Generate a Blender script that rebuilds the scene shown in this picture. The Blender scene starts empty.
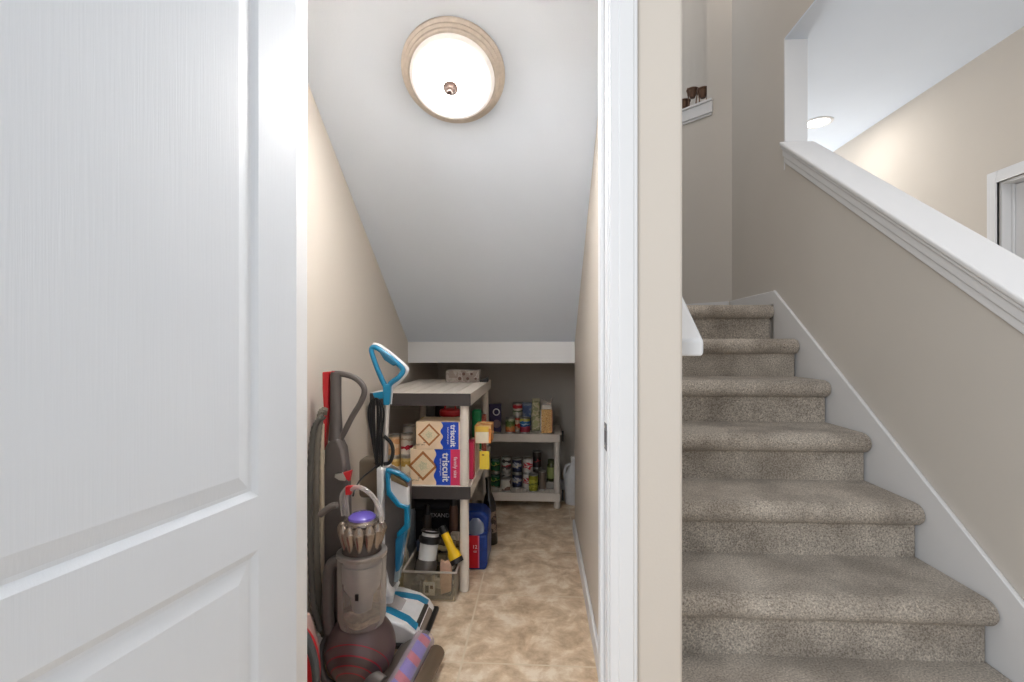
import bpy, bmesh, math, random
from mathutils import Vector, Matrix, Euler
PI = math.pi
random.seed(4)
S = bpy.context.scene
C = S.collection

# ------------------------------------------------------------------ camera, world, lights, exposure
F_PX = 490.0; YAW = math.radians(3.27); EYE = 1.16; HZ = 345.0
cam_d = bpy.data.cameras.new('camera'); cam = bpy.data.objects.new('camera', cam_d); C.objects.link(cam)
cam.location = (0, 0, EYE); cam.rotation_euler = (PI/2, 0, YAW)
cam_d.sensor_width = 36; cam_d.lens = F_PX*36/1024; cam_d.shift_y = 4/1024
cam_d.clip_start = .02
S.camera = cam
S.view_settings.view_transform = 'Standard'; S.view_settings.look = 'None'
S.view_settings.gamma = 1; S.view_settings.use_curve_mapping = False
S.view_settings.exposure = 0.36
w = bpy.data.worlds.new('world'); S.world = w; w.use_nodes = True
w.node_tree.nodes['Background'].inputs[0].default_value = (.90, .95, 1, 1)
w.node_tree.nodes['Background'].inputs[1].default_value = .64

def area(name, loc, rot, size, power, col=(1, 1, 1), shape='SQUARE'):
    d = bpy.data.lights.new(name, 'AREA'); d.shape = shape; d.size = size; d.energy = power; d.color = col
    o = bpy.data.objects.new(name, d); C.objects.link(o); o.location = loc; o.rotation_euler = rot
    return o
area('upper_stair_fill', (.75, 2.3, 5.0), (0, 0, 0), 1.1, 100, (1, .885, .79))  # added fill high above the stairs, no fixture modelled
area('foyer_fill', (-1.1, -1.35, 1.9), (Vector((2.4, 3.1, -.55))).to_track_quat('-Z', 'Y').to_euler(), .9, 28, (.97, .985, 1))  # added fill that lifts the right stair wall and skirt, no window built
area('hall_spot', (2.044, 3.732, 2.792), (0, 0, 0), .14, 3.6, (1, .95, .89), 'DISK')
area('hall_spot_near', (2.0, 1.3, 2.792), (0, 0, 0), .14, 5, (1, .96, .92), 'DISK')

area('hall_fill', (1.96, 5.9, 1.5), (math.radians(-105), 0, 0), 1.0, 46, (.92, .96, 1))  # unseen fill added at the hall end to brighten the ceiling
def at(u, v, y):
    """point of the place at depth y seen at photo pixel (u, v)"""
    c = (u-512)/F_PX; z = (HZ-v)/F_PX
    d = Vector((-math.sin(YAW)+c*math.cos(YAW), math.cos(YAW)+c*math.sin(YAW), z))
    return Vector((0, 0, EYE))+d*(y/d.y)

# ------------------------------------------------------------------ materials
def lin(c):
    return tuple(((x/255)/12.92 if x <= 10 else (((x/255)+.055)/1.055)**2.4) for x in c)+(1,)
_m = {}
def mat(name, col=(200, 200, 200), rough=.6, metal=0, var=.04, scale=30, bump=0, bscale=200, emit=0, alpha=1, trans=0, coat=0, sheen=0):
    if name in _m: return _m[name]
    m = bpy.data.materials.new(name); _m[name] = m; m.use_nodes = True
    nt = m.node_tree; N = nt.nodes; L = nt.links; b = N['Principled BSDF']
    c = lin(col)
    tc = N.new('ShaderNodeTexCoord')
    nz = N.new('ShaderNodeTexNoise'); nz.inputs['Scale'].default_value = scale; nz.inputs['Detail'].default_value = 3
    L.new(tc.outputs['Object'], nz.inputs['Vector'])
    r = N.new('ShaderNodeValToRGB')
    r.color_ramp.elements[0].position = .3; r.color_ramp.elements[1].position = .7
    r.color_ramp.elements[0].color = tuple(max(0, x*(1-var)) for x in c[:3])+(1,)
    r.color_ramp.elements[1].color = tuple(min(1, x*(1+var)) for x in c[:3])+(1,)
    L.new(nz.outputs['Fac'], r.inputs[0]); L.new(r.outputs[0], b.inputs['Base Color'])
    b.inputs['Roughness'].default_value = rough; b.inputs['Metallic'].default_value = metal
    if coat: b.inputs['Coat Weight'].default_value = coat
    if sheen: b.inputs['Sheen Weight'].default_value = sheen
    if trans: b.inputs['Transmission Weight'].default_value = trans; b.inputs['IOR'].default_value = 1.2
    if alpha < 1: b.inputs['Alpha'].default_value = alpha
    if emit:
        b.inputs['Emission Color'].default_value = c; b.inputs['Emission Strength'].default_value = emit
    if bump:
        n2 = N.new('ShaderNodeTexNoise'); n2.inputs['Scale'].default_value = bscale; n2.inputs['Detail'].default_value = 4
        L.new(tc.outputs['Object'], n2.inputs['Vector'])
        bp = N.new('ShaderNodeBump'); bp.inputs['Strength'].default_value = bump; bp.inputs['Distance'].default_value = .004
        L.new(n2.outputs['Fac'], bp.inputs['Height']); L.new(bp.outputs[0], b.inputs['Normal'])
    return m

WALL = mat('wall_paint', (208, 200, 190), .75, var=.012, scale=3, bump=.06, bscale=160)
STAIRWALL = mat('stair_wall_paint', (206, 201, 194), .75, var=.012, scale=3, bump=.06, bscale=160)
CEIL = mat('ceiling_paint', (218, 227, 239), .85, var=.008, scale=4, bump=.08, bscale=140)
TRIM = mat('trim_white', (226, 227, 229), .38, var=.008, scale=6)
DOORM = mat('door_white', (220, 226, 234), .52, var=.008, scale=6)
NICKEL = mat('brushed_nickel', (200, 190, 180), .42, .5, .08, 60)
CHROME = mat('chrome', (190, 190, 190), .2, 1)
BLACK = mat('black_plastic', (22, 21, 22), .4)
DGREY = mat('dark_grey_plastic', (92, 86, 84), .38, var=.05)
MGREY = mat('mid_grey_plastic', (112, 106, 103), .35, .2)
WHITEP = mat('white_plastic', (222, 222, 224), .35)
TEAL = mat('teal_plastic', (14, 128, 170), .3, coat=.3)
RED = mat('red_plastic', (196, 20, 34), .35, coat=.2)
RACK = mat('rack_plastic', (222, 213, 203), .5, var=.02, bump=.1, bscale=60)
RACKD = mat('rack_dark_plastic', (62, 56, 55), .55)
CAN = mat('tin', (190, 188, 185), .3, .9)

def door_grain():
    nt = DOORM.node_tree; N = nt.nodes; L = nt.links; b = N['Principled BSDF']
    tc = N.new('ShaderNodeTexCoord'); mp = N.new('ShaderNodeMapping'); mp.inputs['Scale'].default_value = (260, 260, 7)
    n = N.new('ShaderNodeTexNoise'); n.inputs['Scale'].default_value = 1; n.inputs['Detail'].default_value = 3
    bp = N.new('ShaderNodeBump'); bp.inputs['Strength'].default_value = .12; bp.inputs['Distance'].default_value = .002
    L.new(tc.outputs['Object'], mp.inputs[0]); L.new(mp.outputs[0], n.inputs[0]); L.new(n.outputs['Fac'], bp.inputs['Height']); L.new(bp.outputs[0], b.inputs['Normal'])
door_grain()

def carpet_mat():
    m = bpy.data.materials.new('carpet'); m.use_nodes = True
    nt = m.node_tree; N = nt.nodes; L = nt.links; b = N['Principled BSDF']
    geo = N.new('ShaderNodeNewGeometry')
    f = N.new('ShaderNodeTexNoise'); f.inputs['Scale'].default_value = 190; f.inputs['Detail'].default_value = 5; f.inputs['Roughness'].default_value = .75
    g = N.new('ShaderNodeTexNoise'); g.inputs['Scale'].default_value = 7; g.inputs['Detail'].default_value = 4
    L.new(geo.outputs['Position'], f.inputs[0]); L.new(geo.outputs['Position'], g.inputs[0])
    r1 = N.new('ShaderNodeValToRGB'); e = r1.color_ramp.elements
    e[0].position = .34; e[0].color = lin((124, 111, 98)); e[1].position = .66; e[1].color = lin((252, 241, 226))
    r2 = N.new('ShaderNodeValToRGB'); e = r2.color_ramp.elements
    e[0].position = .36; e[0].color = (.66, .64, .62, 1); e[1].position = .6; e[1].color = (1, 1, 1, 1)
    mx = N.new('ShaderNodeMix'); mx.data_type = 'RGBA'; mx.blend_type = 'MULTIPLY'; mx.inputs[0].default_value = 1
    L.new(f.outputs['Fac'], r1.inputs[0]); L.new(g.outputs['Fac'], r2.inputs[0])
    L.new(r1.outputs[0], mx.inputs[6]); L.new(r2.outputs[0], mx.inputs[7]); L.new(mx.outputs[2], b.inputs['Base Color'])
    bp = N.new('ShaderNodeBump'); bp.inputs['Strength'].default_value = .9; bp.inputs['Distance'].default_value = .008
    L.new(f.outputs['Fac'], bp.inputs['Height']); L.new(bp.outputs[0], b.inputs['Normal'])
    b.inputs['Roughness'].default_value = 1; b.inputs['Sheen Weight'].default_value = .25
    return m
CARPET = carpet_mat()

def tile_mat():
    m = bpy.data.materials.new('travertine_tile'); m.use_nodes = True
    nt = m.node_tree; N = nt.nodes; L = nt.links; b = N['Principled BSDF']
    geo = N.new('ShaderNodeNewGeometry')
    n = N.new('ShaderNodeTexNoise'); n.inputs['Scale'].default_value = 9; n.inputs['Detail'].default_value = 10; n.inputs['Roughness'].default_value = .68; n.inputs['Distortion'].default_value = .3
    L.new(geo.outputs['Position'], n.inputs[0])
    r = N.new('ShaderNodeValToRGB'); e = r.color_ramp.elements
    e[0].position = .33; e[0].color = lin((178, 152, 124)); e[1].position = .62; e[1].color = lin((240, 226, 206))
    x = e.new(.5); x.color = lin((216, 192, 163))
    L.new(n.outputs['Fac'], r.inputs[0])
    mp = N.new('ShaderNodeMapping'); mp.inputs['Location'].default_value = (.285, -1.778+.49*4, 0)
    L.new(geo.outputs['Position'], mp.inputs[0])
    br = N.new('ShaderNodeTexBrick'); br.offset = 0; br.inputs['Scale'].default_value = 1
    br.inputs['Brick Width'].default_value = .49; br.inputs['Row Height'].default_value = .49
    br.inputs['Mortar Size'].default_value = .0045; br.inputs['Mortar Smooth'].default_value = .3
    br.inputs['Color1'].default_value = (1, 1, 1, 1); br.inputs['Color2'].default_value = (.93, .93, .93, 1)
    L.new(mp.outputs[0], br.inputs[0])
    m1 = N.new('ShaderNodeMix'); m1.data_type = 'RGBA'; m1.blend_type = 'MULTIPLY'; m1.inputs[0].default_value = 1
    L.new(r.outputs[0], m1.inputs[6]); L.new(br.outputs['Color'], m1.inputs[7])
    m2 = N.new('ShaderNodeMix'); m2.data_type = 'RGBA'
    L.new(br.outputs['Fac'], m2.inputs[0]); L.new(r.outputs[0], m2.inputs[6]); m2.inputs[7].default_value = lin((222, 206, 182))
    L.new(m2.outputs[2], b.inputs['Base Color'])
    b.inputs['Roughness'].default_value = .42
    return m
TILE = tile_mat()

def glass_mat(name, col, alpha, rough=.12):
    if name in _m: return _m[name]
    m = bpy.data.materials.new(name); _m[name] = m; m.use_nodes = True
    nt = m.node_tree; N = nt.nodes; L = nt.links
    out = N['Material Output']; b = N['Principled BSDF']
    b.inputs['Base Color'].default_value = lin(col); b.inputs['Roughness'].default_value = rough
    t = N.new('ShaderNodeBsdfTransparent'); t.inputs[0].default_value = lin(tuple(min(255, c+60) for c in col))
    mx = N.new('ShaderNodeMixShader'); lw = N.new('ShaderNodeLayerWeight'); lw.inputs[0].default_value = .35
    mr = N.new('ShaderNodeMapRange'); mr.inputs[3].default_value = alpha; mr.inputs[4].default_value = 1
    L.new(lw.outputs['Facing'], mr.inputs[0]); L.new(mr.outputs[0], mx.inputs[0])
    L.new(t.outputs[0], mx.inputs[1]); L.new(b.outputs[0], mx.inputs[2]); L.new(mx.outputs[0], out.inputs[0])
    return m

def print_mat(name, cols, scale=40, rough=.45):
    """busy printed packaging: blocks of colour"""
    if name in _m: return _m[name]
    m = bpy.data.materials.new(name); _m[name] = m; m.use_nodes = True
    nt = m.node_tree; N = nt.nodes; L = nt.links; b = N['Principled BSDF']
    tc = N.new('ShaderNodeTexCoord')
    n = N.new('ShaderNodeTexNoise'); n.inputs['Scale'].default_value = scale; n.inputs['Detail'].default_value = 2
    r = N.new('ShaderNodeValToRGB'); r.color_ramp.interpolation = 'CONSTANT'; e = r.color_ramp.elements
    k = len(cols)
    e[0].position = 0; e[0].color = lin(cols[0]); e[1].position = .44; e[1].color = lin(cols[1 % k])
    for i in range(2, k):
        x = e.new(.44+.14*(i-1)/(k-1)*1.2); x.color = lin(cols[i])
    L.new(tc.outputs['Object'], n.inputs[0]); L.new(n.outputs['Fac'], r.inputs[0]); L.new(r.outputs[0], b.inputs['Base Color'])
    b.inputs['Roughness'].default_value = rough
    return m

def band_mat(name, stops, wob=.30, nscale=34, h=.11):
    """printed can label: bands of colour up the can with artwork breaking them up"""
    if name in _m: return _m[name]
    m = bpy.data.materials.new(name); _m[name] = m; m.use_nodes = True
    nt = m.node_tree; N = nt.nodes; L = nt.links; b = N['Principled BSDF']
    tc = N.new('ShaderNodeTexCoord'); sp = N.new('ShaderNodeSeparateXYZ'); L.new(tc.outputs['Object'], sp.inputs[0])
    n = N.new('ShaderNodeTexNoise'); n.inputs['Scale'].default_value = nscale; n.inputs['Detail'].default_value = 2; L.new(tc.outputs['Object'], n.inputs[0])
    a = N.new('ShaderNodeMath'); a.operation = 'MULTIPLY'; a.inputs[1].default_value = 1/h; L.new(sp.outputs['Z'], a.inputs[0])
    c = N.new('ShaderNodeMath'); c.operation = 'MULTIPLY_ADD'; c.inputs[1].default_value = wob*2; L.new(n.outputs['Fac'], c.inputs[0]); L.new(a.outputs[0], c.inputs[2])
    d = N.new('ShaderNodeMath'); d.operation = 'SUBTRACT'; d.inputs[1].default_value = wob; L.new(c.outputs[0], d.inputs[0])
    r = N.new('ShaderNodeValToRGB'); r.color_ramp.interpolation = 'CONSTANT'; e = r.color_ramp.elements
    e[0].position = 0; e[0].color = lin(stops[0][1]); e[1].position = stops[1][0]; e[1].color = lin(stops[1][1])
    for p, col in stops[2:]:
        x = e.new(p); x.color = lin(col)
    L.new(d.outputs[0], r.inputs[0]); L.new(r.outputs[0], b.inputs['Base Color']); b.inputs['Roughness'].default_value = .4
    return m

# ------------------------------------------------------------------ mesh helpers
class MB:
    def __init__(s): s.bm = bmesh.new()
    def box(s, x0, x1, y0, y1, z0, z1, M=None):
        vs = [Vector((x, y, z)) for x in (x0, x1) for y in (y0, y1) for z in (z0, z1)]
        if M: vs = [M @ v for v in vs]
        v = [s.bm.verts.new(p) for p in vs]
        for f in ((0, 1, 3, 2), (4, 6, 7, 5), (0, 4, 5, 1), (2, 3, 7, 6), (0, 2, 6, 4), (1, 5, 7, 3)): s.bm.faces.new([v[i] for i in f])
        return s
    def prism(s, pts, d):
        """polygon of 3-D points extruded by vector d"""
        d = Vector(d); a = [s.bm.verts.new(Vector(p)) for p in pts]; b = [s.bm.verts.new(Vector(p)+d) for p in pts]
        n = len(a); s.bm.faces.new(a); s.bm.faces.new(b[::-1])
        for i in range(n): s.bm.faces.new([a[i], b[i], b[(i+1) % n], a[(i+1) % n]])
        return s
    def tube(s, pts, r, n=10, closed=False, flat=1.0):
        pts = [Vector(p) for p in pts]; m = len(pts); rings = []
        rr = r if isinstance(r, (list, tuple)) else [r]*m
        up = None
        for i, p in enumerate(pts):
            if closed: t = pts[(i+1) % m]-pts[i-1]
            else: t = pts[min(i+1, m-1)]-pts[max(i-1, 0)]
            t.normalize()
            if up is None: up = t.orthogonal().normalized()
            up = (up-t*up.dot(t)); up = up.normalized() if up.length > 1e-6 else t.orthogonal().normalized()
            q = t.cross(up)
            rings.append([s.bm.verts.new(p+(up*math.cos(2*PI*k/n)+q*math.sin(2*PI*k/n)*flat)*rr[i]) for k in range(n)])
        for i in range(m if closed else m-1):
            a = rings[i]; b = rings[(i+1) % m]
            for k in range(n): s.bm.faces.new([a[k], a[(k+1) % n], b[(k+1) % n], b[k]])
        if not closed: s.bm.faces.new(rings[0][::-1]); s.bm.faces.new(rings[-1])
        return s
    def lathe(s, prof, c=(0, 0, 0), n=24, M=None):
        """prof [(r, z)...] round z"""
        c = Vector(c); rings = []
        for r, z in prof:
            ps = [Vector((r*math.cos(2*PI*k/n), r*math.sin(2*PI*k/n), z)) for k in range(n)] if r > 1e-6 else [Vector((0, 0, z))]
            if M: ps = [M @ p for p in ps]
            rings.append([s.bm.verts.new(p+c) for p in ps])
        for a, b in zip(rings, rings[1:]):
            for k in range(n):
                k2 = (k+1) % n
                if len(a) == 1 and len(b) == 1: continue
                if len(a) == 1: s.bm.faces.new([a[0], b[k2], b[k]])
                elif len(b) == 1: s.bm.faces.new([a[k], a[k2], b[0]])
                else: s.bm.faces.new([a[k], a[k2], b[k2], b[k]])
        if len(rings[0]) > 1: s.bm.faces.new(rings[0][::-1])
        if len(rings[-1]) > 1: s.bm.faces.new(rings[-1])
        return s
    def build(s, name, m, parent=None, bevel=0, seg=2, smooth=35, off=None):
        bmesh.ops.recalc_face_normals(s.bm, faces=s.bm.faces)
        if off is not None: bmesh.ops.translate(s.bm, verts=s.bm.verts, vec=-Vector(off))
        me = bpy.data.meshes.new(name); s.bm.to_mesh(me); s.bm.free()
        me.materials.append(m)
        o = bpy.data.objects.new(name, me); C.objects.link(o)
        if parent: o.parent = parent
        if smooth:
            for p in me.polygons: p.use_smooth = True
            me.set_sharp_from_angle(angle=math.radians(smooth))
        if bevel:
            b = o.modifiers.new('bevel', 'BEVEL'); b.width = bevel; b.segments = seg; b.limit_method = 'ANGLE'
        return o
def B(*a): return MB().box(*a)
def smooth_path(pts, k=6, closed=False):
    P = [Vector(p) for p in pts]; n = len(P); out = []
    for i in range(n if closed else n-1):
        g = (lambda j: P[j % n]) if closed else (lambda j: P[max(0, min(n-1, j))])
        a, b, c, d = g(i-1), g(i), g(i+1), g(i+2)
        for j in range(k):
            t = j/k
            out.append(.5*((2*b)+(c-a)*t+(2*a-5*b+4*c-d)*t*t+(3*b-3*c+d-a)*t**3))
    if not closed: out.append(P[-1])
    return out
def struct(o, name=None): o['kind'] = 'structure'; return o
def tag(o, label, cat, group=None):
    o['label'] = label; o['category'] = cat
    if group: o['group'] = group
    return o
def thing(name, label, cat, loc, rz=0, group=None):
    o = bpy.data.objects.new(name, None); C.objects.link(o); o.location = loc; o.rotation_euler = (0, 0, rz)
    o.empty_display_size = .05
    return tag(o, label, cat, group)
def lettering(txt, parent, loc, rot, size, m, name='lettering', depth=.0004, sx=1.0, bold=0):
    cu = bpy.data.curves.new('t', 'FONT'); cu.body = txt; cu.size = size; cu.extrude = depth; cu.align_x = 'CENTER'; cu.align_y = 'CENTER'; cu.offset = bold
    o = bpy.data.objects.new('t', cu); C.objects.link(o)
    dg = bpy.context.evaluated_depsgraph_get(); dg.update()
    me = bpy.data.meshes.new_from_object(o.evaluated_get(dg)); bpy.data.objects.remove(o); bpy.data.curves.remove(cu)
    me.name = name; me.materials.clear(); me.materials.append(m)
    q = bpy.data.objects.new(name, me); C.objects.link(q); q.parent = parent; q.location = loc; q.rotation_euler = rot; q.scale = (sx, 1, 1)
    return q

# ------------------------------------------------------------------ the setting
WT = .115; XC = .215; XS = .315; XR = 1.31; YW = 1.10; YB = 3.95; YH = 3.05
struct(B(-2.6, 2.6, -2.2, 6, -.1, 0).build('floor', TILE))
# closet shell
struct(B(-.832-.1, -.832, 1.22, YB+.1, 0, 3.0).build('wall_left', WALL))
mb = MB().box(-.832, XR+.1, YB, YB+.1, 0, 1.35); struct(mb.build('wall_back', WALL))
# wall between the closet and the stairs, rounded outer corner
struct(MB().box(XC, XS, 1.221, YH, 0, 5.0).build('wall_middle', WALL))
struct(MB().box(.168, XS, YW, 1.22, 0, 5.0).build('wall_front', WALL, bevel=.008, seg=3))
struct(MB().box(-2.6, -.612, YW, 1.22, 0, 5.0).box(-.612, .168, YW, 1.22, 2.06, 5.0).build('wall_front_left', WALL))
# sloping ceiling under the upper flight and the dropped face under the landing
def zc(y): return 1.180+.69*(YH-y)
struct(MB().prism([(-.832, YH, zc(YH)), (-.832, 1.22, zc(1.22)), (-.832, 1.22, zc(1.22)+.3), (-.832, YH+.05, 1.5)], (.832+XC, 0, 0)).build('ceiling', CEIL, smooth=0))
struct(MB().box(-.832, XC+.02, YH-.002, YH+.03, 1.048, 1.180).build('trim_1', TRIM))
struct(MB().box(-.832, XR, YH+.03, YB, 1.048, 1.30).box(XS, XR, 2.86, YH+.03, 1.05, 1.30).build('landing_floor', WALL))
struct(MB().box(-.832, XR, YH, YB, 1.30, 1.385).box(XS, XR, 2.86, YH, 1.30, 1.385).build('landing_carpet', CARPET))
# baseboards
def baseboard(name, x0, x1, y0, y1, z0, h, m=TRIM): return struct(MB().box(x0, x1, y0, y1, z0, z0+h).build(name, m, bevel=.006, seg=2))
baseboard('baseboard_right', XC-.014, XC, 1.22, YH, 0, .083)
baseboard('baseboard_left', -.832, -.818, 1.22, YB, 0, .083)
baseboard('baseboard_back', -.81, 1.3, YB-.014, YB, 0, .083)
# stairwell right wall: knee wall, full wall beyond the opening, landing
capz = lambda y: 1.282+.729*(y-1.373)
yo = 2.714
mb = MB()
mb.prism([(XR, .0, 0), (XR, yo, 0), (XR, yo, capz(yo)-.02), (XR, .55, capz(.55)-.02), (XR, .0, capz(.55)-.02)], (WT, 0, 0))
struct(mb.build('wall_right', STAIRWALL, smooth=0))
struct(B(XR, XR+WT-.002, yo, 6, 0, 5.0).build('wall_right_far', STAIRWALL, smooth=0))
struct(B(XR, XR+WT, -.2, yo, 2.805, 5.0).build('wall_right_upper', STAIRWALL, smooth=0))
struct(B(XR-.001, XR+WT+.001, yo-.012, yo, 2.10, 2.805).build('trim_2', TRIM))
struct(B(XR-.001, XR+WT+.001, -.2, yo-.012, 2.795, 2.805).build('trim_3', CEIL))
# landing end: diagonal wall with a high niche, then the back wall
k = .70711; c0 = Vector((XR, 3.43, 0)); dv = Vector((-k, k, 0)); nv = Vector((k, k, 0))
def diag(t0, t1, z0, z1, d0, d1):
    a = c0+dv*t0; b = c0+dv*t1
    return [a+nv*d0+Vector((0, 0, z0)), b+nv*d0+Vector((0, 0, z0)), b+nv*d1+Vector((0, 0, z0)), a+nv*d1+Vector((0, 0, z0))], (0, 0, z1-z0)
ZN = 2.86; tn = .178
mb = MB(); mb.prism(*diag(0, .9, 1.30, ZN, 0, .30)); mb.prism(*diag(0, tn, ZN, 5, 0, .30)); mb.prism(*diag(tn, 1.1, ZN, 5, .30, .36)); mb.prism(*diag(0, tn, ZN, 5, .30, .36))
struct(mb.build('wall_diagonal', STAIRWALL, smooth=0))
struct(B(-.832, .9, YB, YB+.1, 1.35, 2.86).build('wall_landing_back', STAIRWALL))
struct(B(-.85, XR, 1.2, 4.6, 5.0, 5.05).build('ceiling_stairwell', CEIL))
mb = MB(); mb.prism(*diag(.133, 1.0, ZN-.062, ZN+.018, -.018, 0)); mb.prism(*diag(.133, 1.0, ZN+.018, ZN+.034, -.026, .0)); mb.prism(*diag(tn+.002, 1.0, ZN, ZN+.034, 0, .29)); mb.prism(*diag(.14, 1.0, ZN-.078, ZN-.062, -.010, 0))
struct(mb.build('trim_4', TRIM, bevel=.003))
mb = MB(); mb.prism(*diag(.02, .9, 1.385, 1.46, -.014, 0)); struct(mb.build('trim_5', TRIM))
struct(B(XR-.014, XR, 2.80, 3.425, 1.385, 1.462).build('trim_6', TRIM, bevel=.004))
# skirt board up the right wall
sk = lambda y: .436+.7296*(y-1.389)
mb = MB(); mb.prism([(XR-.016, .75, 0), (XR-.016, 1.30, 0), (XR-.016, 2.803, 1.0), (XR-.016, 2.803, sk(2.80)), (XR-.016, .75, max(.0, sk(.75)))], (.016, 0, 0))
struct(mb.build('trim_7', TRIM, bevel=.005, seg=2))
mb = MB(); mb.prism([(XS, 1.13, .05), (XS, 2.86, 1.2), (XS, 2.86, 1.50), (XS, 1.13, sk(1.13)+.02)], (.010, 0, 0))
struct(mb.build('trim_8', TRIM))
# sloped cap on the knee wall: board, stepped moulding under its edge
def sloped(mb, x0, x1, lo, hi, y0=.55, y1=yo-.016):
    mb.prism([(x0, y0, capz(y0)+lo), (x0, y1, capz(y1)+lo), (x0, y1, capz(y1)+hi), (x0, y0, capz(y0)+hi)], (x1-x0, 0, 0))
mb = MB(); sloped(mb, XR-.034, XR+WT+.034, -.024, 0)
cap = thing('wall_cap', 'white sloped wooden cap with stepped moulding on the stair knee wall', 'wall cap', (XR, .55, capz(.55)))
mb.build('cap_board', TRIM, cap, bevel=.007, seg=3, off=cap.location)
mb = MB(); sloped(mb, XR-.026, XR, -.040, -.024); sloped(mb, XR-.018, XR, -.078, -.040); sloped(mb, XR-.011, XR, -.112, -.078)
mb.build('moulding', TRIM, cap, bevel=.004, seg=2, off=cap.location)
# hall beyond the knee wall
X2 = 2.485
struct(B(X2, X2+.1, 2.80, 6, 0, 2.8).box(X2, X2+.1, 1.0, 1.95, 0, 2.8).box(X2, X2+.1, 1.95, 2.80, 2.04, 2.8).build('wall_hall', WALL, smooth=0))
struct(B(XR+WT, X2, 6, 6.1, 0, 2.8).build('wall_hall_back', WALL))
struct(B(XR+WT, X2+.1, -.2, 6.1, 2.80, 2.85).build('ceiling_hall', CEIL))
mb = MB()
for d, t in ((0, .010), (.012, .016), (.034, .020)):
    o_ = .066-d
    mb.box(X2-t, X2, 2.80, 2.80+o_, 0, 2.04+o_); mb.box(X2-t, X2, 1.9, 2.80, 2.04, 2.04+o_)
mb.box(X2, X2+.1, 2.785, 2.80, 0, 2.04); mb.box(X2, X2+.1, 1.95, 2.785, 2.025, 2.04); mb.box(X2+.045, X2+.055, 2.77, 2.785, 0, 2.025)
struct(mb.build('trim_9', TRIM, bevel=.003))
struct(B(X2+.056, X2+.09, 1.97, 2.782, .01, 2.02).build('door_2', TRIM, bevel=.002))

# closet jambs, stop, casing
mb = MB(); mb.box(.149, .168, YW-.002, 1.222, 0, 2.06); mb.box(.139, .149, 1.145, 1.185, 0, 2.045); mb.box(-.613, -.594, YW-.002, 1.222, 0, 2.06); mb.box(-.594, .149, YW, 1.22, 2.045, 2.06)
struct(mb.build('door_jamb', TRIM, bevel=.002))
mb = MB()
for a, b, t in ((.153, .214, .013), (.172, .206, .016)):
    mb.box(a, b, YW-t, YW, 0, 2.055+a-.149)
for a, b, t in ((-.665, -.604, .010), (-.665, -.63, .016)): mb.box(a, b, YW-t, YW, 0, 2.05)
mb.box(-.665, .214, YW-.014, YW, 2.05, 2.115)
struct(mb.build('trim_10', TRIM, bevel=.003))
sp = thing('strike_plate', 'small metal strike plate on the right closet door jamb', 'strike plate', (.149, 1.121, .953))
mb = MB(); mb.box(-.0016, 0, -.019, .0165, -.030, .030); mb.box(-.0022, 0, -.022, -.019, -.016, .016); mb.build('plate', mat('plate_steel', (120, 120, 122), .45, .4), sp, bevel=.0005)
B(-.0024, -.0014, -.006, .007, -.013, .013).build('latch_hole', BLACK, sp)
MB().lathe([(.0, .0), (.003, .0), (.003, .001), (0, .001)], (0, 0, 0), 10, Matrix.Rotation(-PI/2, 4, 'Y')).build('screw', NICKEL, sp).location = (-.002, 0, .022)
MB().lathe([(.0, .0), (.003, .0), (.003, .001), (0, .001)], (0, 0, 0), 10, Matrix.Rotation(-PI/2, 4, 'Y')).build('screw', NICKEL, sp).location = (-.002, 0, -.022)

# open closet door: local x runs from the hinge along the leaf, local -y is the far face
ddir = Vector((-.184, -.983, 0)).normalized(); ang = math.atan2(ddir.y, ddir.x)
dr = bpy.data.objects.new('door_1', None); C.objects.link(dr); dr.location = (-.5465, 1.072, 0); dr.rotation_euler = (0, 0, ang); dr['kind'] = 'structure'
dr['label'] = 'open white two-panel closet door at the left'
W = .72; HD = 2.03; TH = .035
# face toward +local y (which is +x side of the place) lies at y = 0
def panel_face(bm, rects):
    xs = sorted({0, W}|{v for r in rects for v in r[:2]}); zs = sorted({.008, HD}|{v for r in rects for v in r[2:]})
    for i in range(len(xs)-1):
        for j in range(len(zs)-1):
            a, b, c, d = xs[i], xs[i+1], zs[j], zs[j+1]
            if any(r[0] <= a and b <= r[1] and r[2] <= c and d <= r[3] for r in rects): continue
            bm.faces.new([bm.verts.new(p) for p in ((a, 0, c), (b, 0, c), (b, 0, d), (a, 0, d))])
    for r in rects:
        loops = []
        for ins, dep in ((0, 0), (.006, -.0025), (.014, -.0062), (.021, -.0062), (.050, -.0010)):
            loops.append([bm.verts.new(p) for p in ((r[0]+ins, dep, r[2]+ins), (r[1]-ins, dep, r[2]+ins), (r[1]-ins, dep, r[3]-ins), (r[0]+ins, dep, r[3]-ins))])
        for A, D in zip(loops, loops[1:]):
            for q in range(4): bm.faces.new([A[q], A[(q+1) % 4], D[(q+1) % 4], D[q]])
        bm.faces.new(loops[-1])
RECT = [(.115, W-.115, .855, 1.90), (.115, W-.115, .20, .748)]
bm = bmesh.new(); panel_face(bm, RECT)
bmesh.ops.remove_doubles(bm, verts=bm.verts, dist=1e-5)
g = bmesh.ops.duplicate(bm, geom=bm.verts[:]+bm.edges[:]+bm.faces[:])
for v in [x for x in g['geom'] if isinstance(x, bmesh.types.BMVert)]: v.co.y = -TH-v.co.y
for x0, x1, z0, z1 in ((0, 0, .008, HD), (W, W, .008, HD)):
    bm.faces.new([bm.verts.new(p) for p in ((x0, 0, z0), (x0, -TH, z0), (x0, -TH, z1), (x0, 0, z1))])
for z in (.008, HD): bm.faces.new([bm.verts.new(p) for p in ((0, 0, z), (W, 0, z), (W, -TH, z), (0, -TH, z))])
bmesh.ops.recalc_face_normals(bm, faces=bm.faces)
me = bpy.data.meshes.new('leaf'); bm.to_mesh(me); bm.free(); me.materials.append(DOORM)
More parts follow.
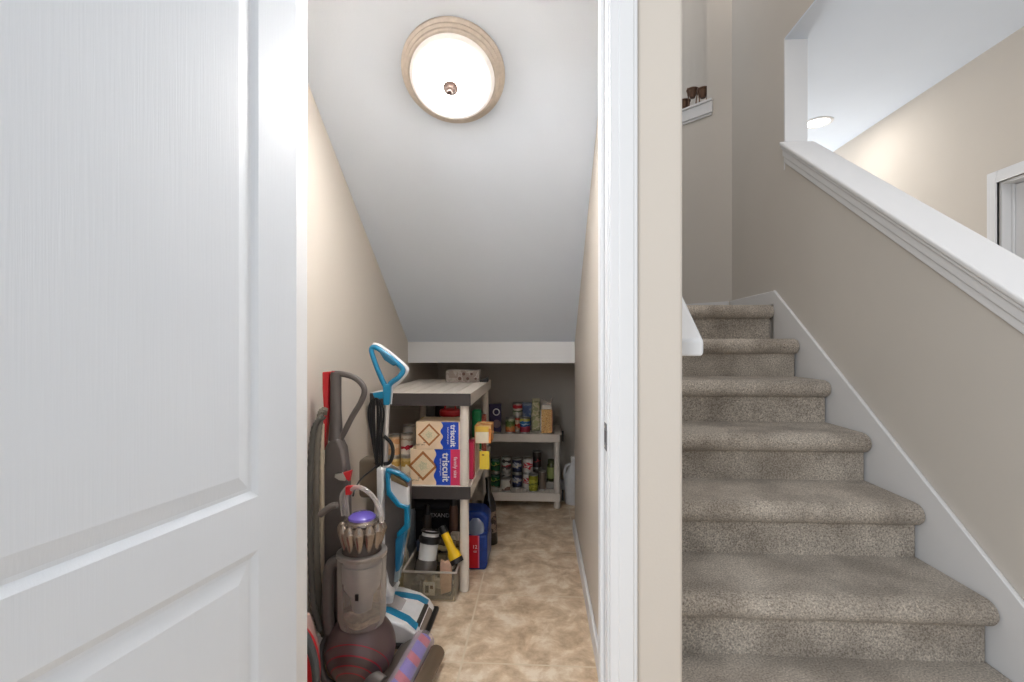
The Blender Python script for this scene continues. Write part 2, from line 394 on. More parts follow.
leaf = bpy.data.objects.new('leaf', me); C.objects.link(leaf); leaf.parent = dr
kb = MB().lathe([(0, 0), (.031, 0), (.031, .004), (.012, .01), (.011, .03), (.024, .037), (.029, .05), (.022, .062), (0, .066)], (0, 0, 0), 24, Matrix.Rotation(-PI/2, 4, 'X')).build('door_knob', NICKEL, dr); kb.location = (W-.07, 0, .94)

# ------------------------------------------------------------------ carpeted stairs
YN = 1.467; ZT = .432
st = thing('staircase', 'staircase covered in grey beige carpet, rising beside the closet', 'staircase', (XS, .9, 0))
for i in range(-1, 7 if False else 6):
    y = YN+.2655*i if i < 5 else YN+.2655*5; zt = ZT+.19*i
    if i == 5: zt = 1.385
    depth = .31 if i < 5 else .10
    n = 14; prof = []
    th = .077
    # rounded nosing then flat tread
    for q in range(n+1):
        a = -PI/2-PI*q/n
        prof.append((y-.012+th*.5+math.cos(a)*th*.62-.0, zt-th/2+math.sin(a)*th/2))
    prof.append((y+depth, zt)); prof.append((y+depth, zt-th))
    mb = MB(); xs = [XS+.011, XR-.030, XR-.022, XR-.0175]
    # pillow the right-hand end of the nosing
    rings = []
    for x, s_ in zip(xs, (1, 1, .90, .72)):
        cy, cz = y+.03, zt-th/2
        rings.append([mb.bm.verts.new((x, cy+(p[0]-cy)*(s_ if p[0] < cy else 1), cz+(p[1]-cz)*(s_ if p[0] < cy+.0 else 1-(1-s_)*.25))) for p in prof])
    for A, D in zip(rings, rings[1:]):
        for q in range(len(A)): mb.bm.faces.new([A[q], A[(q+1) % len(A)], D[(q+1) % len(A)], D[q]])
    mb.bm.faces.new(rings[0]); mb.bm.faces.new(rings[-1])
    mb.build('tread', CARPET, st, smooth=50, off=st.location)
    zb = max(0, zt-.19-.01)
    B(XS+.011, XR-.024, y+.024, y+.06, zb if i > -1 else 0, zt-th+.004).build('riser', CARPET, st, bevel=.006, off=st.location)
# handrail on the middle wall
hr = thing('handrail', 'white handrail running up the left side of the stairs', 'handrail', (XS+.05, 1.21, 1.13))
sl = .7146
mb = MB(); y1 = 3.0-1.21
mb.prism([(-.030, 0, 0), (.032, 0, 0), (.032, y1, y1*sl), (-.030, y1, y1*sl)], (0, 0, .042)); mb.build('rail', TRIM, hr, bevel=.009, seg=4)
for q in (.35, 1.0, 1.6):
    MB().tube([(-.049, q, q*sl-.05), (-.015, q, q*sl-.05), (-.002, q, q*sl+.005)], .006).build('bracket', NICKEL, hr)
# candle holders in the niche
BRONZE = mat('bronze', (112, 86, 70), .4, .5, .1, 60)
for (u, y, hh, lab) in ((703, 3.64, .125, 'bronze twin-leg candle holder in the stair niche, nearest the right corner'), (692.5, 3.72, .165, 'bronze twin-leg candle holder in the stair niche, second from the right corner'), (684.5, 3.80, .12, 'bronze candle holder in the stair niche, half hidden by the wall end')):
    p = at(u, 105, y); a = thing('candle_holder', lab, 'candle holder', (p.x, p.y, ZN+.034), group='candle holders in the niche')
    r = .040
    MB().lathe([(0, 0), (.030, 0), (.030, .006), (0, .010)], n=20).build('base', BRONZE, a)
    mb = MB()
    for sgn in (-1, 1):
        mb.tube(smooth_path([(sgn*.024, 0, .004), (sgn*.027, 0, hh*.5), (sgn*.038, 0, hh), (sgn*.030, 0, hh+.014)]), .0048, 8)
    mb.build('stem', BRONZE, a)
    MB().tube([(r*math.cos(q*PI/12), r*math.sin(q*PI/12), hh) for q in range(24)], .0055, 8, closed=True).build('rim', BRONZE, a)
    MB().lathe([(0, hh-.062), (.018, hh-.060), (.028, hh-.035), (.036, hh), (.032, hh), (.024, hh-.03), (0, hh-.05)], n=20).build('cup', BRONZE, a)

# ------------------------------------------------------------------ ceiling light on the slope
DOME = mat('frosted_dome', (214, 210, 206), .5, emit=40)
def dome_glow():
    nt = DOME.node_tree; N = nt.nodes; L = nt.links; b = N['Principled BSDF']
    tc = N.new('ShaderNodeTexCoord'); ln = N.new('ShaderNodeVectorMath'); ln.operation = 'LENGTH'
    sc = N.new('ShaderNodeVectorMath'); sc.operation = 'MULTIPLY'; sc.inputs[1].default_value = (1, 1, 0)
    mr = N.new('ShaderNodeMapRange'); mr.interpolation_type = 'SMOOTHERSTEP'
    for q, v in ((1, .060), (2, .138), (3, 125), (4, .30)): mr.inputs[q].default_value = v
    L.new(tc.outputs['Object'], sc.inputs[0]); L.new(sc.outputs[0], ln.inputs[0]); L.new(ln.outputs['Value'], mr.inputs[0]); L.new(mr.outputs[0], b.inputs['Emission Strength']); b.inputs['Emission Color'].default_value = (1, .965, .93, 1)
dome_glow()
ly = 1.66; sa = -math.atan(.69)
cl = thing('ceiling_light', 'round flush ceiling light with brushed nickel rim and frosted dome', 'ceiling light', (-.302, 1.70, zc(1.70)))
cl.rotation_euler = (PI+sa*1.0, 0, 0)
MB().lathe([(0, 0), (.176, 0), (.181, .006), (.179, .014), (.170, .018), (.169, .026), (.160, .029), (.158, .038), (.152, .041), (.146, .040), (.146, .02), (0, .02)], n=64).build('rim', NICKEL, cl)
MB().lathe([(.147, .036), (.145, .044), (.138, .052), (.13, .056), (.11, .072), (.08, .088), (.045, .098), (.0, .101)], n=64).build('dome', DOME, cl)
MB().lathe([(0, .096), (.025, .098), (.027, .103), (.019, .108), (.014, .113), (.016, .120), (.010, .126), (.009, .134), (0, .137)], n=24).build('finial', mat('finial_bronze', (66, 48, 40), .9, 0), cl)
# recessed downlights in the hall ceiling
for (x, y, lab) in ((2.044, 3.732, 'lit recessed downlight in the hall ceiling beyond the knee wall'), (2.0, 1.3, 'recessed downlight in the near hall ceiling, out of the frame')):
    d_ = thing('recessed_light', lab, 'downlight', (x, y, 2.80))
    MB().lathe([(.075, 0), (.098, 0), (.098, -.004), (.080, -.007), (.075, -.002)], n=32).build('trim_ring', TRIM, d_)
    MB().lathe([(0, -.001), (.075, -.001), (.075, -.003), (0, -.003)], n=32).build('lens', mat('lens_glow', (255, 250, 240), .5, emit=6), d_)

# ------------------------------------------------------------------ storage rack along the left wall
def rack(name, label, x0, x1, y0, y1, shelves, leg_top, front, ztop_m=RACK, inset=.012, band=.058):
    r = thing(name, label, 'shelf unit', ((x0+x1)/2, (y0+y1)/2, 0)); L = r.location
    for z in shelves:
        s_ = MB()
        # rim, ribs and top slats with narrow slots
        s_.box(x0, x1, y0+.004, y0+.02, z-band, z-.001); s_.box(x0, x1, y1-.02, y1, z-band, z-.001); s_.box(x0, x0+.016, y0+.004, y1, z-band, z-.001); s_.box(x1-.016, x1, y0+.004, y1, z-band, z-.001)
        nn = 7 if (x1-x0) < (y1-y0) else 16
        wd = (x1-x0-.02)/nn
        for q in range(nn): s_.box(x0+.01+q*wd+.003, x0+.01+(q+1)*wd-.003, y0+.006, y1-.006, z-.012, z)
        for q in range(6):
            yy = y0+.02+(y1-y0-.04)*q/5; s_.box(x0+.004, x1-.004, yy-.009, yy+.009, z-.03, z-.002)
        sh = s_.build('shelf', ztop_m, r, bevel=.0015, off=L)
        if front:
            B(x0+.001, x1-.0005, y0-.003, y0+.0038, z-band-.001, z-.0015).build('end_panel', front, sh, off=L)
    ins = .014
    for (a, b) in ((x0+ins, y0+.01), (x1-ins-.04, y0+.01), (x0+ins, y1-.05), (x1-ins-.04, y1-.05)):
        lg = MB()
        segs = [0]+list(shelves)
        for z0, z1 in zip(segs, segs[1:]):
            cx, cy = a+.02, b+.02
            lg.lathe([(.017, z0), (.023, z0+.006), (.021, z1-band-.001)], (cx, cy, 0), 20)
        lg.build('leg', ztop_m, r, off=L)
    return r
rack1 = rack('storage_rack', 'tall off-white plastic storage rack with dark end panels along the left wall', -.80, -.322, 2.265, 3.20, (.50, .935), .935, RACKD)
rack2 = rack('storage_rack', 'low off-white plastic shelf rack of cans at the back of the closet', -.50, .155, 3.465, 3.88, (.112, .53), .53, None)
for z in (.112, .53):
    B(.155, .168, 3.49, 3.50, z-.055, z+.02).build('clip', BLACK, rack2, off=rack2.location)

# --- things on the tall rack
def carton(name, label, cat, loc, size, m, rz=0, group=None, bevel=.002):
    t = thing(name, label, cat, loc, rz, group)
    sx, sy, sz = size
    B(-sx/2, sx/2, -sy/2, sy/2, 0, sz).build('carton_body', m, t, bevel=bevel)
    return t
KRAFT = mat('kraft_beige', (240, 214, 182), .6, var=.06, scale=20)
YEL = mat('box_yellow', (222, 188, 60), .6)
BLUE = mat('box_blue', (24, 72, 190), .4, var=.1)
MAG = mat('box_magenta', (214, 50, 96), .45)
WHT = mat('print_white', (235, 235, 238), .5)
BRN = mat('biscuit_brown', (176, 112, 58), .6, var=.25, scale=120)
CRM = mat('cream_print', (232, 214, 180), .6, var=.1, scale=150)
def cracker_box(label, x0, x1, z0, h, blue_x0, blue_x1, mag, y=2.285, dep=.17, txt=.0):
    t = thing('cracker_box', label, 'cracker box', ((x0+x1)/2, y+dep/2, z0), group='cracker boxes on the tall rack')
    w2 = (x1-x0)/2; o = -(x0+x1)/2; fy = -dep/2
    B(-w2, w2, fy, dep/2, 0, h).build('carton_body', KRAFT, t, bevel=.002)
    # blue brand field with a wavy left edge
    pts = []; n = 40
    bx = blue_x0+o
    for q in range(n+1): pts.append((bx+.006*math.sin(q/n*PI*5+.6), fy-.0008, h*q/n))
    pts += [(blue_x1+o, fy-.0008, h), (blue_x1+o, fy-.0008, 0)]
    MB().prism(pts, (0, .0008, 0)).build('blue_field', BLUE, t, smooth=0)
    if mag:
        B(blue_x1+o, w2, fy-.0008, fy, 0, h).build('magenta_stripe', MAG, t, smooth=0)
        B(w2, w2+.0008, fy, fy+dep, 0, h*.98).build('side_print', MAG, t, smooth=0)
        lettering('family size', t, ((blue_x1+o+w2)/2, fy-.0012, h*.5), (PI/2, PI/2, 0), .024, WHT)
    lettering('triscuit', t, ((blue_x0+blue_x1)/2+o+.014, fy-.0012, h*.5), (PI/2, PI/2, 0), h*.285, WHT, bold=.0010)
    lettering('baked whole grain', t, ((blue_x0+blue_x1)/2+o-.010, fy-.0012, h*.5), (PI/2, PI/2, 0), .011, WHT)
    # biscuit picture: a tilted square with a paler topping
    cx, cz = (x0*.52+blue_x0*.48)+o+.004, h*.53; r = h*.42
    MB().prism([(cx+a*r, fy-.0008, cz+b*r) for a, b in ((-1, 0), (0, -1), (1, 0), (0, 1))], (0, .0008, 0)).build('biscuit_print', BRN, t, smooth=0)
    MB().prism([(cx+a*r*.78, fy-.0014, cz+b*r*.78) for a, b in ((-1, 0), (0, -1), (1, 0), (0, 1))], (0, .0006, 0)).build('biscuit_print', CRM, t, smooth=0)
    MB().prism([(cx+r*.35*math.cos(q*PI/5)*(1 if q % 2 else .7), fy-.0018, cz+r*.35*math.sin(q*PI/5)*(1 if q % 2 else .7)) for q in range(10)], (0, .0006, 0)).build('topping_print', mat('herb_print', (214, 206, 170), .6, var=.3, scale=220), t, smooth=0)
    lettering('NET WT', t, (-w2+.022, fy-.0012, .020), (PI/2, 0, 0), .011, mat('print_brown', (110, 80, 50)))
    for q in range(3): B(-w2+.036, -w2+.062, fy-.0006, fy, .030+q*.009, .033+q*.009).build('small_print', mat('print_brown'), t, smooth=0)
    return t
cracker_box('larger blue and beige cracker box with magenta family size stripe, lower of the two', -.612, -.374, .5005, .168, -.494, -.420, True)
cracker_box('smaller blue and beige cracker box lying on top of the larger one', -.585, -.374, .6692, .128, -.462, -.382, False)
carton('cracker_box', 'thin yellow-edged box standing behind the upper cracker box', 'cracker box', (-.575, 2.50, .5005), (.07, .05, .285), YEL)

def can(name, label, cat, loc, r, h, lm, group=None, lid=CAN, jar=False, rz=0):
    t = thing(name, label, cat, loc, rz, group)
    if jar:
        MB().lathe([(0, 0), (r*.92, 0), (r, .006), (r, h*.74), (r*.8, h*.82), (r*.8, h*.86)], n=24).build('jar_body', jar, t)
        MB().lathe([(0, h*.85), (r*.86, h*.85), (r*.88, h*.87), (r*.88, h*.99), (r*.8, h), (0, h)], n=24).build('lid', lid, t)
        MB().lathe([(r+.0007, h*.14), (r+.0007, h*.66)], n=24).build('paper_label', lm, t)
    else:
        MB().lathe([(0, .002), (r*.9, .002), (r*.93, 0), (r, .002), (r, .006), (r*.97, .008), (r*.97, h-.008), (r, h-.006), (r, h-.001), (r*.95, h), (r*.9, h-.004), (0, h-.004)], n=28).build('can_body', lid, t)
        MB().lathe([(r*.985, .010), (r*.985, h-.010)], n=28).build('paper_label', lm, t)
    return t
SOUP = band_mat('soup_label', [(0, (224, 216, 204)), (.3, (180, 30, 50)), (.46, (226, 218, 206)), (.7, (190, 170, 150)), (.8, (222, 214, 204))], .22)
CORN = band_mat('peach_label', [(0, (222, 176, 130)), (.35, (236, 204, 166)), (.6, (226, 170, 120)), (.8, (232, 196, 156))], .25)
GOLD = band_mat('gold_label', [(0, (214, 204, 190)), (.3, (232, 224, 206)), (.6, (200, 162, 86)), (.8, (222, 196, 130))], .25)
can('soup_can', 'white soup can with red emblem beside the cracker boxes, upper one', 'can', (-.660, 2.40, .6125), .030, .112, SOUP, 'cans beside the cracker boxes')
can('soup_can', 'gold and white can under the white soup can', 'can', (-.660, 2.40, .5005), .030, .112, GOLD, 'cans beside the cracker boxes')
can('food_can', 'peach coloured can beside the white soup can, upper one at the rack end', 'can', (-.722, 2.39, .610), .030, .108, CORN, 'cans beside the cracker boxes')
can('food_can', 'gold labelled can under the peach coloured can at the rack end', 'can', (-.722, 2.39, .5005), .030, .109, GOLD, 'cans beside the cracker boxes')
can('food_can', 'grey-lidded tin behind the white soup can on the rack', 'can', (-.672, 2.49, .5005), .032, .25, SOUP, 'cans beside the cracker boxes')
# spice jars standing behind the upper cracker box
DARKJ = mat('dark_sauce', (40, 22, 18), .25)
for x, lab, lm in ((-.598, 'grey-labelled bottle behind the upper cracker box, left one', mat('grey_label', (110, 104, 98))), (-.545, 'dark bottle behind the upper cracker box, right one', mat('near_black_label', (30, 24, 24)))):
    t = thing('sauce_bottle', lab, 'bottle', (x, 2.66, .5005), group='bottles behind the cracker boxes')
    MB().lathe([(0, 0), (.026, 0), (.027, .004), (.027, .34), (.024, .348)], n=20).build('bottle_body', DARKJ, t)
    MB().lathe([(0, .346), (.022, .346), (.022, .368), (0, .368)], n=16).build('cap', WHITEP, t)
    MB().lathe([(.0278, .268), (.0278, .33)], n=20).build('paper_label', lm, t)
    MB().lathe([(.0282, .256), (.0282, .268)], n=20).build('neck_band', WHITEP, t)
t = thing('food_tub', 'red-lidded tub behind the upper cracker box', 'tub', (-.472, 2.56, .5005))
MB().lathe([(0, 0), (.042, 0), (.050, .29), (0, .29)], n=28).build('tub_body', mat('tub_clear', (206, 190, 176), .3), t)
MB().lathe([(0, .288), (.054, .288), (.056, .296), (.054, .318), (.048, .322), (0, .322)], n=28).build('lid', RED, t)
MB().tube(smooth_path([(-.03, 0, .32), (-.02, 0, .345), (.02, 0, .345), (.03, 0, .32)]), .004, 8).build('handle', RED, t)
carton('small_box', 'small tan box between the red-lidded tub and the rack leg', 'box', (-.392, 2.54, .5005), (.034, .06, .29), KRAFT)
# packets on the right-hand side of the middle shelf, seen past the leg
RP = print_mat('red_packet', [(196, 60, 60), (222, 150, 120), (200, 70, 70)], 30)
YP = print_mat('yellow_packet', [(240, 208, 80), (246, 236, 205), (240, 200, 70)], 14)
carton('snack_box', 'tall salmon red box behind the front right rack leg', 'box', (-.350, 2.86, .5005), (.05, .20, .24), RP)
carton('snack_box', 'narrow magenta box beside the right rack leg', 'box', (-.344, 2.42, .5005), (.034, .06, .185), MAG)
carton('snack_bag', 'small green packet leaning behind the front right rack leg', 'packet', (-.352, 2.72, .5005), (.05, .06, .30), mat('green_packet', (30, 140, 84), .35), bevel=.012)
pk = thing('snack_box', 'orange and yellow box sticking out over the rack side, top one', 'box', (-.330, 2.53, .6605))
B(-.002, .082, -.055, .08, 0, .09).build('carton_body', print_mat('orange_box', [(226, 150, 80), (236, 196, 130), (222, 140, 70)], 12), pk, bevel=.002)
B(.002, .070, -.057, -.055, .002, .058).build('cream_panel', mat('panel_cream', (236, 228, 204)), pk); B(.002, .070, -.057, -.055, .058, .085).build('yellow_panel', mat('sun_yellow', (234, 196, 84)), pk)
tg = thing('carton_packet', 'cream box supporting the orange and yellow box by the rack side', 'box', (-.352, 2.575, .5005))
B(-.02, .024, -.06, .07, 0, .158).build('carton_body', mat('cream_card', (210, 190, 168), .6), tg, bevel=.002)
yt = thing('price_tag', 'yellow tag hanging on the side of the tall rack', 'tag', (-.306, 2.47, .53))
B(0, .050, 0, .003, .0, .092).build('card', mat('tag_yellow', (238, 214, 70), .5), yt, bevel=.001)
MB().tube([(.02, .002, .090), (-.012, .03, .10)], .0012, 6).build('string', WHITEP, yt)
B(.012, .024, -.0006, 0, .070, .076).build('print', mat('print_brown'), yt)
# on the top board
tb = carton('patterned_box', 'long grey patterned carton on the far end of the tall rack', 'box', (-.468, 2.99, .9355), (.20, .12, .072), print_mat('floral_print', [(150, 140, 132), (168, 158, 150), (140, 128, 120)], 22))
for q in range(5):
    MB().lathe([(0, 0), (.011-.001*q, 0), (.011-.001*q, .0006), (0, .0006)], n=12, M=Matrix.Rotation(PI/2, 4, 'X')).build('flower_print', mat('flower_dark', (92, 66, 56)), tb).location = (-.015+.024*q, -.0602, .022+.028*(q % 2))
kn = thing('small_fan_knob', 'small dark wedge next to the patterned carton on the tall rack', 'doorstop', (-.345, 2.97, .9355))
MB().prism([(-.02, -.02, 0), (.03, -.02, 0), (.03, -.02, .030), (-.02, -.02, .010)], (0, .05, 0)).build('wedge', BLACK, kn, bevel=.003)
kn.name = 'door_wedge'

# --- things on the low rack
def lab(n, c, s=36): return print_mat(n, c, s)
L_GREEN = band_mat('green_can_label', [(0, (150, 120, 90)), (.16, (24, 92, 56)), (.40, (30, 60, 44)), (.52, (196, 200, 110)), (.60, (30, 110, 56)), (.74, (90, 120, 110)), (.9, (24, 60, 50))])
L_NAVY = band_mat('navy_can_label', [(0, (24, 30, 56)), (.30, (60, 76, 120)), (.42, (206, 196, 180)), (.60, (170, 178, 196)), (.68, (24, 34, 66)), (.95, (30, 40, 70))], .34)
L_RW = band_mat('red_white_label', [(0, (222, 214, 208)), (.34, (204, 44, 60)), (.44, (224, 216, 210)), (.56, (206, 50, 66)), (.66, (226, 220, 216))], .30)
L_OLIVE = band_mat('olive_can_label', [(0, (136, 138, 34)), (.3, (176, 172, 66)), (.45, (96, 110, 36)), (.55, (180, 178, 70)), (.8, (140, 144, 40))], .3, 60)
L_DARK = band_mat('dark_can_label', [(0, (40, 30, 30)), (.3, (58, 40, 40)), (.5, (176, 60, 66)), (.58, (40, 34, 34)), (.8, (70, 60, 54))], .3)
L_SILV = band_mat('silver_can_label', [(0, (186, 180, 174)), (.25, (70, 60, 64)), (.4, (186, 50, 66)), (.5, (208, 202, 196)), (.66, (60, 54, 56)), (.85, (200, 196, 192))], .22)
L_GRN2 = band_mat('lime_can_label', [(0, (190, 90, 60)), (.2, (214, 140, 80)), (.42, (126, 140, 76)), (.6, (96, 120, 60)), (.78, (170, 176, 140))], .26)
L_BLUE = band_mat('blue_can_label', [(0, (150, 40, 60)), (.34, (180, 60, 80)), (.44, (24, 84, 140)), (.58, (170, 200, 220)), (.63, (22, 100, 160)), (.78, (196, 186, 90))], .12)
L_ORG = band_mat('orange_can_label', [(0, (200, 160, 130)), (.3, (200, 60, 40)), (.5, (222, 190, 160)), (.7, (196, 80, 50))], .25)
GR = 'cans on the bottom shelf of the low rack'
zs = .1125
def stack(x, y, r, h, l2, names):
    can('food_can', names[0], 'can', (x, y, zs), r, h, l2[0], GR)
    can('food_can', names[1], 'can', (x, y, zs+h+.0005), r, h, l2[1], GR)
stack(-.328, 3.60, .035, .112, (L_GREEN, L_GREEN), ('green can under another green can at the left end of the bottom shelf', 'upper green and yellow can at the left end of the bottom shelf'))
stack(-.248, 3.61, .035, .112, (L_SILV, L_SILV), ('silver labelled can standing behind the front white can', 'silver and red can stacked behind the front white can'))
stack(-.168, 3.60, .036, .108, (L_NAVY, L_NAVY), ('lower navy can in the middle of the bottom shelf', 'upper navy and white can in the middle of the bottom shelf'))
stack(-.088, 3.60, .037, .112, (L_RW, L_RW), ('lower red and white can behind the olive green can', 'upper white can with red motif on the bottom shelf'))
stack(-.022, 3.66, .033, .130, (L_DARK, L_DARK), ('lower dark can right of the white stack', 'upper dark can with a red mark right of the white stack'))
can('food_can', 'white can with dark print at the front of the bottom shelf', 'can', (-.245, 3.515, zs), .035, .094, lab('white_front_label', [(226, 222, 214), (230, 226, 220), (120, 90, 80)], 16), GR)
can('food_can', 'olive yellow can at the front of the bottom shelf', 'can', (-.048, 3.515, zs), .034, .125, L_OLIVE, GR)
can('food_can', 'tall plain grey tin beside the olive yellow can', 'can', (.018, 3.56, zs), .028, .140, mat('grey_tin_label', (128, 116, 106), .3, .5), GR)
can('pickle_jar', 'dark green pickle jar at the right end of the bottom shelf', 'jar', (.086, 3.62, zs+.05), .034, .155, mat('pickle_label', (140, 150, 90)), None, mat('jar_lid_dark', (60, 66, 34)), jar=mat('pickle_green', (58, 62, 26), .15))
t = thing('plastic_tray', 'clear plastic tray under the pickle jar', 'tray', (.082, 3.62, zs))
B(-.05, .05, -.05, .05, 0, .049).build('tray_body', glass_mat('clear_tray', (200, 195, 188), .45), t, bevel=.004)
GT = 'groceries on the top shelf of the low rack'
z2 = .5305
can('food_can', 'green and orange vegetable can at the front left of the top shelf', 'can', (-.214, 3.515, z2), .035, .108, L_GRN2, GT)
can('food_can', 'blue and red can at the front centre of the top shelf', 'can', (-.108, 3.515, z2), .038, .112, L_BLUE, GT)
can('food_can', 'lower orange can between the green can and the blue can', 'can', (-.165, 3.61, z2), .036, .105, L_ORG, GT)
c_ = can('food_can', 'upper red-labelled can stacked behind the green and blue cans', 'can', (-.165, 3.61, z2+.1055), .036, .100, band_mat('red_can_label', [(0, (200, 190, 180)), (.3, (90, 110, 80)), (.4, (214, 200, 186)), (.55, (188, 30, 48)), (.75, (216, 180, 176)), (.82, (188, 30, 48))], .08), GT)
t = carton('coffee_box', 'dark purple box with white roundel at the left end of the top shelf', 'box', (-.325, 3.56, z2), (.085, .06, .20), mat('deep_purple', (50, 38, 84), .45))
MB().lathe([(0, 0), (.026, 0), (.026, .001), (0, .001)], n=24, M=Matrix.Rotation(PI/2, 4, 'X')).build('roundel', WHT, t).location = (.01, -.0302, .145)
MB().lathe([(0, 0), (.018, 0), (.018, .001), (0, .001)], n=24, M=Matrix.Rotation(PI/2, 4, 'X')).build('roundel', mat('deep_purple'), t).location = (.01, -.0314, .145)
MB().lathe([(0, 0), (.030, 0), (.030, .001), (0, .001)], n=24, M=Matrix.Rotation(PI/2, 4, 'X')).build('roundel', mat('muted_violet', (120, 100, 110)), t).location = (.012, -.0302, .06)
carton('pasta_box', 'blue-grey packet standing behind the blue and red can', 'packet', (-.10, 3.66, z2), (.10, .06, .20), lab('slate_blue_print', [(60, 80, 122), (70, 92, 134), (130, 140, 160)], 18), bevel=.006)
t = thing('noodle_bag', 'pale green and cream bag left of the clear pasta bag', 'bag', (-.028, 3.62, z2))
MB().prism([(-.034, -.02, 0), (.030, -.02, 0), (.034, -.02, .10), (.026, -.015, .215), (-.030, -.015, .22), (-.038, -.02, .10)], (0, .04, 0)).build('bag_body', lab('pale_green_print', [(170, 168, 120), (196, 186, 150), (150, 150, 110)], 22), t, bevel=.01, seg=3)
B(-.03, .028, .002, .008, .212, .235).build('seal', mat('seal_cream', (206, 196, 160)), t, bevel=.002)
t = thing('pasta_bag', 'clear bag of golden pasta with white top at the right of the top shelf', 'bag', (.045, 3.53, z2))
MB().prism([(-.040, -.025, 0), (.042, -.025, 0), (.044, -.03, .09), (.040, -.022, .17), (-.038, -.022, .17), (-.042, -.03, .09)], (0, .05, 0)).build('bag_body', lab('pasta_print', [(226, 176, 96), (236, 200, 140), (206, 150, 80)], 130), t, bevel=.008, seg=3)
MB().prism([(-.038, -.018, .168), (.040, -.018, .168), (.034, -.01, .20), (-.030, -.01, .20)], (0, .03, 0)).build('bag_top', mat('bag_white', (222, 214, 204)), t, bevel=.004)
MB().prism([(-.032, -.006, .198), (.034, -.006, .198), (.048, -.004, .252), (.030, -.004, .235), (.004, -.004, .222), (-.028, -.004, .248)], (0, .012, 0)).build('bag_fold', glass_mat('cellophane', (190, 180, 170), .45), t, bevel=.002)
B(-.041, -.036, -.0315, -.02, .01, .165).build('printed_edge', WHT, t)
B(.038, .0435, -.0315, -.02, .01, .165).build('printed_edge', mat('pink_edge', (220, 150, 120)), t)

# jug beyond the wall end
t = thing('bleach_jug', 'white plastic jug on the floor behind the end of the closet wall', 'jug', (.250, 3.62, 0))
MB().lathe([(0, 0), (.062, 0), (.070, .012), (.070, .17), (.064, .21), (.044, .25), (.026, .285), (.020, .30), (.020, .315), (0, .315)], n=28).build('jug_body', WHITEP, t)
MB().lathe([(0, .312), (.024, .312), (.024, .34), (0, .342)], n=20).build('cap', WHITEP, t)
MB().tube(smooth_path([(-.024, 0, .285), (-.058, 0, .27), (-.070, 0, .22), (-.062, 0, .165)]), .010, 10).build('handle', WHITEP, t)

# --- under the tall rack
bt = thing('plastic_bin', 'clear plastic bin of odds and ends under the tall rack', 'bin', (-.50, 2.34, 0))
gl = glass_mat('clear_bin', (200, 192, 180), .16)
mb = MB()
z1 = .135
mb.box(-.105, .105, -.14, .14, .004, .008)
for a in ((-.118, .118, -.150, -.146), (-.118, .118, .146, .150), (-.118, -.114, -.15, .15), (.114, .118, -.15, .15)): mb.box(*a, .004, z1)
mb.build('bin_body', gl, bt, bevel=.001)
mb = MB(); mb.tube([(-.122, -.154, z1), (.122, -.154, z1), (.122, .154, z1), (-.122, .154, z1)], .0055, 8, closed=True); mb.build('rim', glass_mat('bin_rim', (214, 206, 194), .65), bt)
def clutter(cz, y0, dy0, where, seed):
    pal = [((70, 60, 50), 'dark brown'), ((196, 178, 140), 'cream'), ((120, 104, 78), 'tan'), ((34, 34, 38), 'black'), ((150, 140, 128), 'grey'), ((96, 84, 70), 'olive brown'), ((200, 190, 176), 'pale'), ((60, 70, 90), 'slate blue')]
    sh = ['flat box', 'spray can', 'rolled cloth']
    for q in range(16):
        c, nm = pal[(q+seed) % len(pal)]; k_ = q % 3
        x = -.575+.049*(q % 4); y = y0+dy0*(q//4); z = cz
        t = thing(['small_box', 'spray_can', 'rolled_cloth'][k_], '%s %s in the plastic bin, %s' % (nm, sh[k_], where), 'bin contents', (x, y, z), (.15, -.2, .1, -.1)[q % 4])
        m = mat('clutter_'+nm.replace(' ', '_'), c, .5, var=.2)
        if k_ == 0: B(-.02, .02, -.014, .014, 0, .05).build('box_body', m, t, bevel=.002)
        elif k_ == 1:
            MB().lathe([(0, 0), (.013, 0), (.014, .004), (.014, .05), (.009, .058), (.006, .062), (0, .062)], n=16).build('can_body', m, t)
        else:
            MB().tube(smooth_path([(-.03, 0, .012), (-.01, .006, .014), (.012, -.004, .013), (.03, 0, .012)]), [.008]+[.012]*17+[.008], 10).build('roll', m, t)
clutter(.012, 2.235, .042, 'near the bottom', 0)
clutter(.088, 2.335, .038, 'middle layer behind the lantern', 3)
clutter(.165, 2.345, .036, 'top layer behind the lantern', 7)
# lantern
t = thing('lantern', 'white and black battery lantern leaning in the plastic bin', 'lantern', (-.536, 2.265, .095)); t.scale = (1.2, 1.2, 1.1); t.rotation_euler = (math.radians(-12), math.radians(6), 0)
MB().lathe([(0, 0), (.042, 0), (.044, .01), (.042, .045), (.037, .055), (0, .055)], n=28).build('lamp_base', mat('smoke_grey', (92, 86, 82), .2), t)
MB().lathe([(0, .052), (.035, .052), (.036, .125), (0, .125)], n=28).build('lamp_shade', mat('lantern_white', (226, 226, 226), .4), t)
MB().lathe([(.037, .12), (.043, .125), (.043, .145), (.036, .150), (0, .150)], n=28).build('collar', BLACK, t)
MB().lathe([(0, .150), (.034, .150), (.033, .163), (0, .168)], n=28).build('lens', mat('lantern_white'), t)
MB().tube([(.036*math.cos(q*PI/10), .036*math.sin(q*PI/10), .168) for q in range(20)], .004, 8, closed=True).build('ring', BLACK, t)
